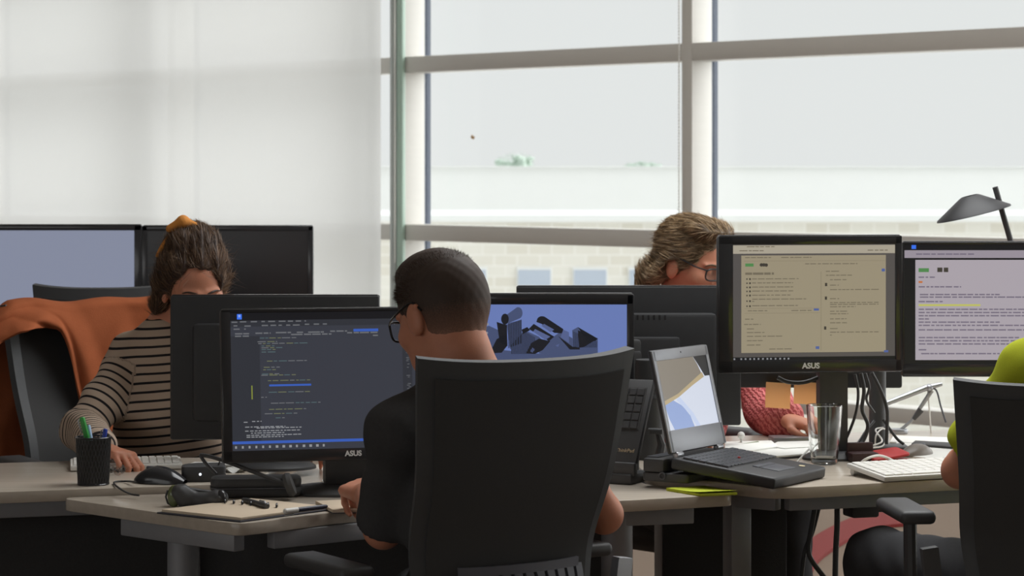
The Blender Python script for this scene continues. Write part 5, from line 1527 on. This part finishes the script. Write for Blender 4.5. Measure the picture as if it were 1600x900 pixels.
strands('hair_strands', m_hd, hair, to_parent(HM, base, p_), rot(HM, n_ + np.array((.1, .35, .25)) * (p_[:, 2:3] > .07)), ln, .00035, 1)
m_spec = mat('black_acetate', S(40, 40, 42), .25)
spectacles(man, HM, base, m_spec, .053, .040, .35)

eyebrows(man, HM, base, m_hd)
# --- the woman in stripes
fwd = Vector((.30, -.954, 0))
J = dict(forward=fwd, neck=(-.865, 6.47, 1.05), shL=(-.70, 6.42, .975), shR=(-.968, 6.51, .966), hipL=(-.83, 6.60, .54), hipR=(-1.01, 6.65, .54),
         elL=(-.62, 6.33, .80), wrL=(-.57, 6.15, .783), elR=(-1.065, 6.36, .805), wrR=(-.972, 6.06, .787),
         knL=(-.72, 6.22, .52), knR=(-.93, 6.18, .52), anL=(-.70, 6.26, .085), anR=(-.92, 6.23, .085))
HW = head_matrix((-.792, 6.40, 1.158), 199, -19, 3)
base = (-.92, 6.6, 0)
m_stripe = bpy.data.materials.new('striped_jersey'); m_stripe.use_nodes = True
nt = m_stripe.node_tree; bs = nt.nodes['Principled BSDF']; bs.inputs['Roughness'].default_value = .9; bs.inputs['Specular IOR Level'].default_value = .1
at_ = nd(nt, 'ShaderNodeAttribute'); at_.attribute_name = 'stripe_pos'
md = nd(nt, 'ShaderNodeMath', operation='MULTIPLY'); md.inputs[1].default_value = 1 / .0225
fr1 = nd(nt, 'ShaderNodeMath', operation='FRACT'); cmp_ = nd(nt, 'ShaderNodeMath', operation='LESS_THAN'); cmp_.inputs[1].default_value = .27
nt.links.new(at_.outputs['Fac'], md.inputs[0]); nt.links.new(md.outputs[0], fr1.inputs[0]); nt.links.new(fr1.outputs[0], cmp_.inputs[0])
mx = nd(nt, 'ShaderNodeMix', data_type='RGBA'); mx.inputs[6].default_value = S(186, 166, 148); mx.inputs[7].default_value = S(40, 38, 40)
nt.links.new(cmp_.outputs[0], mx.inputs[0]); nt.links.new(mx.outputs[2], bs.inputs['Base Color'])
wom, P = person('person', 'person in a striped top with a messy updo, looking down behind the black monitor back', base, J, HW,
                dict(L=dict(fwd=(.95, -.15, 0), down=(0, 0, -1), side=1, curl=(25, 35, 20)), R=dict(fwd=(.62, -.5, -.06), down=(-.1, -.1, -1), side=-1, curl=(38, 46, 26), spread=.03)), True,
                dict(name='striped_top', top=m_stripe, trousers=mat('dark_jeans', S(52, 54, 64), .9, var=.1, spec=.1), sleeve=1.78, loose=.014, sleeve_loose=.020, cuff=.8, stripe=True, wrinkle=wr(.0034, 5)))
m_hw = hair_mat('brown_hair', S(64, 48, 40), S(132, 104, 80), (9, 9, 9))
def updo():
    h = SDF(.0032)
    h.ell((0, -.022, .036), (.088, .106, .092), None, .01)
    h.ell((.0, -.04, .105), (.062, .065, .045), None, .03)                       # loose volume on the crown
    h.cap((.074, -.02, .01), (.080, -.05, -.06), .022, .020, .02).cap((.080, -.05, -.06), (.074, -.06, -.125), .020, .010, .02)   # loose side hair
    h.cap((-.072, -.02, .01), (-.072, -.04, -.03), .016, .010, .02)
    h.cap((0, -.1, -.01), (0, -.1, -.07), .035, .02, .02)
    h.ell((.014, .115, -.018), (.082, .105, .105), None, .014, True)
    h.disp(lambda X, Y, Z: .0028 * np.sin(X * 130 + 25 * Y) * np.sin(Y * 45 + 2) + .0016 * np.sin(X * 300 + Z * 60))
    return h
me, v = updo().mesh('hair'); hm = me.copy(); me.transform(Matrix.Translation(-Vector(base)) @ HW)
hair = link('hair', me, m_hw, wom, None, None, 180)
flow_strands('combed_strands', m_hw, hair, hm, HW, base, 12000, .036, 31, (0, -.11, .12), lift=.05)
rnd2 = np.random.default_rng(9)
p_, n_ = scalp_points(700, 4, lambda x, y, z: (z > -.02 + .9 * np.clip(y - .0, 0, 1)) & (y < .08)); p_ = p_ * 1.1
strands('flyaway_strands', m_hw, hair, to_parent(HW, base, p_), rot(HW, n_ * .6 + rnd2.normal(size=p_.shape) * .45 + np.array((0, -.5, -.1))), .04, .00035, 5, 1.2)
eyebrows(wom, HW, base, m_hw, .96)
# orange hair band knotted on top
hb = MB()
hb.tube([(HW @ Vector((.090 * math.cos(a), -.060 + .012 * math.sin(a), .020 + .124 * math.sin(a)))) - Vector(base) for a in [math.pi * (.12 + .5 * k / 20) for k in range(21)]], .007, 10)
_k = SDF(.002); _k.cap((.056, -.052, .140), (.024, -.046, .158), .010, .015, .01).cap((.024, -.046, .158), (-.004, -.040, .152), .013, .007, .01).cap((.024, -.05, .160), (.020, -.07, .148), .010, .008, .01)
_m, _ = _k.mesh('knot'); _m.transform(Matrix.Translation(-Vector(base)) @ HW); hb.bm.from_mesh(_m); bpy.data.meshes.remove(_m)
hb.build('hair_band', mat('orange_cloth', S(214, 140, 62), .85, var=.15, bump=.3, bscale=300), wom)

# --- the woman in pink with glasses
fwd = Vector((.42, -.907, 0))
J = dict(forward=fwd, neck=(.475, 7.10, 1.085), shL=(.655, 7.10, 1.0), shR=(.325, 6.99, 1.0), hipL=(.50, 7.24, .55), hipR=(.35, 7.17, .55),
         elL=(.70, 6.93, .80), wrL=(.725, 6.74, .792), elR=(.36, 6.74, .80), wrR=(.42, 6.58, .80),
         knL=(.72, 6.80, .53), knR=(.52, 6.72, .53), anL=(.74, 6.74, .085), anR=(.54, 6.66, .085))
HP = head_matrix((.50, 7.04, 1.192), 228, -14, 0)
base = (.43, 7.2, 0)
m_pink = bpy.data.materials.new('pink_knit'); m_pink.use_nodes = True
nt = m_pink.node_tree; bs = nt.nodes['Principled BSDF']; bs.inputs['Roughness'].default_value = .95; bs.inputs['Specular IOR Level'].default_value = .1
tc = nd(nt, 'ShaderNodeTexCoord'); mp = nd(nt, 'ShaderNodeMapping'); mp.inputs['Rotation'].default_value = (.5, .6, .3)
wv_ = nd(nt, 'ShaderNodeTexWave'); wv_.inputs['Scale'].default_value = 26; wv_.inputs['Distortion'].default_value = 6; wv_.inputs['Detail'].default_value = 2; wv_.inputs['Detail Scale'].default_value = 4
cr = nd(nt, 'ShaderNodeValToRGB'); cr.color_ramp.elements[0].color = S(178, 82, 84); cr.color_ramp.elements[1].color = S(226, 138, 134)
bp = nd(nt, 'ShaderNodeBump'); bp.inputs['Strength'].default_value = .8; bp.inputs['Distance'].default_value = .004
nt.links.new(tc.outputs['Object'], mp.inputs[0]); nt.links.new(mp.outputs[0], wv_.inputs['Vector']); nt.links.new(wv_.outputs[0], cr.inputs[0]); nt.links.new(cr.outputs[0], bs.inputs['Base Color'])
nt.links.new(wv_.outputs[0], bp.inputs['Height']); nt.links.new(bp.outputs[0], bs.inputs['Normal'])
wp, P = person('person', 'person in a pink knitted jumper and glasses, half hidden behind the monitors on the right', base, J, HP,
               dict(L=dict(fwd=(.30, -.30, -.05), down=(0, 0, -1), side=1, curl=(42, 50, 30), spread=.03), R=dict(fwd=(.3, -.7, 0), down=(0, 0, -1), side=-1, curl=(30, 40, 20))), True,
               dict(name='pink_jumper', top=m_pink, trousers=m_trou, sleeve=1.85, loose=.02, sleeve_loose=.034, cuff=.7, wrinkle=wr(.004, 7)))
m_hp = hair_mat('dark_blond_hair', S(98, 80, 60), S(184, 156, 120), (9, 5, 9))
def swept():
    h = SDF(.0032)
    h.ell((0, -.026, .040), (.083, .104, .092), None, .01)
    h.ell((.02, .035, .108), (.055, .05, .022), None, .03).ell((-.03, .03, .106), (.045, .05, .02), None, .02)
    h.cap((.07, -.02, .0), (.062, -.07, -.05), .026, .026, .02).cap((-.07, -.02, .0), (-.062, -.07, -.05), .026, .026, .02)
    h.cap((0, -.11, -.02), (.0, -.145, -.07), .035, .03, .02).cap((0, -.145, -.07), (.02, -.15, -.16), .03, .014, .02)
    h.ell((0, .115, -.018), (.070, .078, .084), None, .02, True)
    h.ell((.083, -.010, -.024), (.016, .024, .036), None, .008, True); h.ell((-.083, -.010, -.024), (.016, .024, .036), None, .008, True)
    h.disp(lambda X, Y, Z: .0020 * np.sin(170 * X + 12 * Y) * np.sin(14 * Y + 1) + .0008 * np.sin(300 * Z - 40 * Y))
    return h
me, v = swept().mesh('hair'); hm = me.copy(); me.transform(Matrix.Translation(-Vector(base)) @ HP)
hair = link('hair', me, m_hp, wp, None, None, 180)
flow_strands('combed_strands', m_hp, hair, hm, HP, base, 14000, .034, 32, (0, -.20, .0), lift=.02)
p_, n_ = scalp_points(600, 14, lambda x, y, z: (z > -.0 + .9 * np.clip(y - .0, 0, 1)) & (y < .07)); p_ = p_ * 1.08
strands('flyaway_strands', m_hp, hair, to_parent(HP, base, p_), rot(HP, n_ * .4 + rnd2.normal(size=p_.shape) * .25 + np.array((0, -1.0, -.1))), .035, .00035, 6, .9)
spectacles(wp, HP, base, m_spec, .050, .034, .3, .96)

eyebrows(wp, HP, base, m_hp, .96)
# --- the person in yellow-green at the right edge
fwd = Vector((-.10, .995, 0))
J = dict(forward=fwd, neck=(1.235, 5.30, 1.11), shL=(1.075, 5.30, 1.03), shR=(1.40, 5.32, 1.03), hipL=(1.14, 5.30, .56), hipR=(1.30, 5.32, .56),
         elL=(.962, 5.50, .805), wrL=(1.03, 5.72, .812), elR=(1.47, 5.45, .80), wrR=(1.22, 5.78, .815),
         knL=(.83, 5.80, .565), knR=(1.14, 5.88, .54), anL=(.84, 5.88, .085), anR=(1.20, 5.95, .085))
HY = head_matrix((1.235, 5.37, 1.255), 8, -14, 0)
base = (1.18, 5.3, 0)
m_yel = mat('lime_tshirt', S(186, 194, 52), .9, var=.06, scale=80, spec=.1, bump=.2, bscale=500)
wy, P = person('person', 'person in a lime green t-shirt at the right edge, only an elbow in the photo', base, J, HY,
               dict(L=dict(fwd=(.12, .4, -.02), down=(0, 0, -1), side=1, curl=(22, 28, 16)), R=dict(fwd=(-.2, .4, -.02), down=(0, 0, -1), side=-1, curl=(22, 28, 16))), False,
               dict(name='t_shirt', top=m_yel, trousers=m_trou, sleeve=.70, loose=.012, sleeve_loose=.024, wrinkle=wr(.003, 8)), res=.005)
me, v = swept().mesh('hair'); me.transform(Matrix.Translation(-Vector(base)) @ HY)
link('hair', me, m_hd, wy, None, None, 180)

# orange jacket draped over the chair on the left
m_rust = mat('rust_corduroy', S(160, 90, 58), .9, var=.12, scale=30, bump=.25, bscale=350, spec=.1)
jk = thing('jacket', 'rust orange jacket draped over the chair back on the left', 'jacket', (-1.02, 6.74, 0), R(210))
def drape(u, v):
    """u across the chair, v from the sitter's side (0) over the top edge (.5) to the back (1)"""
    x = -.275 + .55 * u; xx = x / .245
    yt = -.205 - .045 * (1 - min(1, xx * xx)) - math.tan(R(9)) * .475
    top = 1.092 + .004 * math.sin(u * 9) + .004 * math.sin(u * 17 + 1) - .05 * max(0, abs(xx) - .9) * 3
    tt = min(max((u - .42) / .26, 0), 1); hf = .40 * (1 - tt * tt * (3 - 2 * tt)) + .055; hb = .42
    fold = .022 * math.sin(u * 9 + 7 * v) + .018 * abs(math.sin(u * 13 - 9 * v)) + .006 * math.sin(u * 31 + 12 * v)
    if v < .42: q = (.42 - v) / .42; return Vector((x * (1 + .05 * q), yt + .045 + .02 * q + q * hf * .16 + fold * (.3 + q), top - .015 - q * hf))
    if v > .58: q = (v - .58) / .42; return Vector((x, yt - .05 - .015 * q - fold * (.3 + q), top - .015 - q * hb))
    a = (v - .42) / .16 * math.pi
    return Vector((x, yt + math.cos(a) * .047 + fold * .2, top - .015 + math.sin(a) * .022))
MB().grid(drape, 56, 60, .006).build('jacket_body', m_rust, jk, smooth=80)
MB().tube(bez([drape(.06, .62), drape(.05, .75) + Vector((-.03, 0, 0)), drape(.06, .98) + Vector((-.05, 0, -.1))], 16), [.045 + .006 * math.sin(k) for k in range(len(bez([drape(.06, .62), drape(.05, .75), drape(.06, .98)], 16)))], 14).build('sleeve', m_rust, jk, smooth=80)
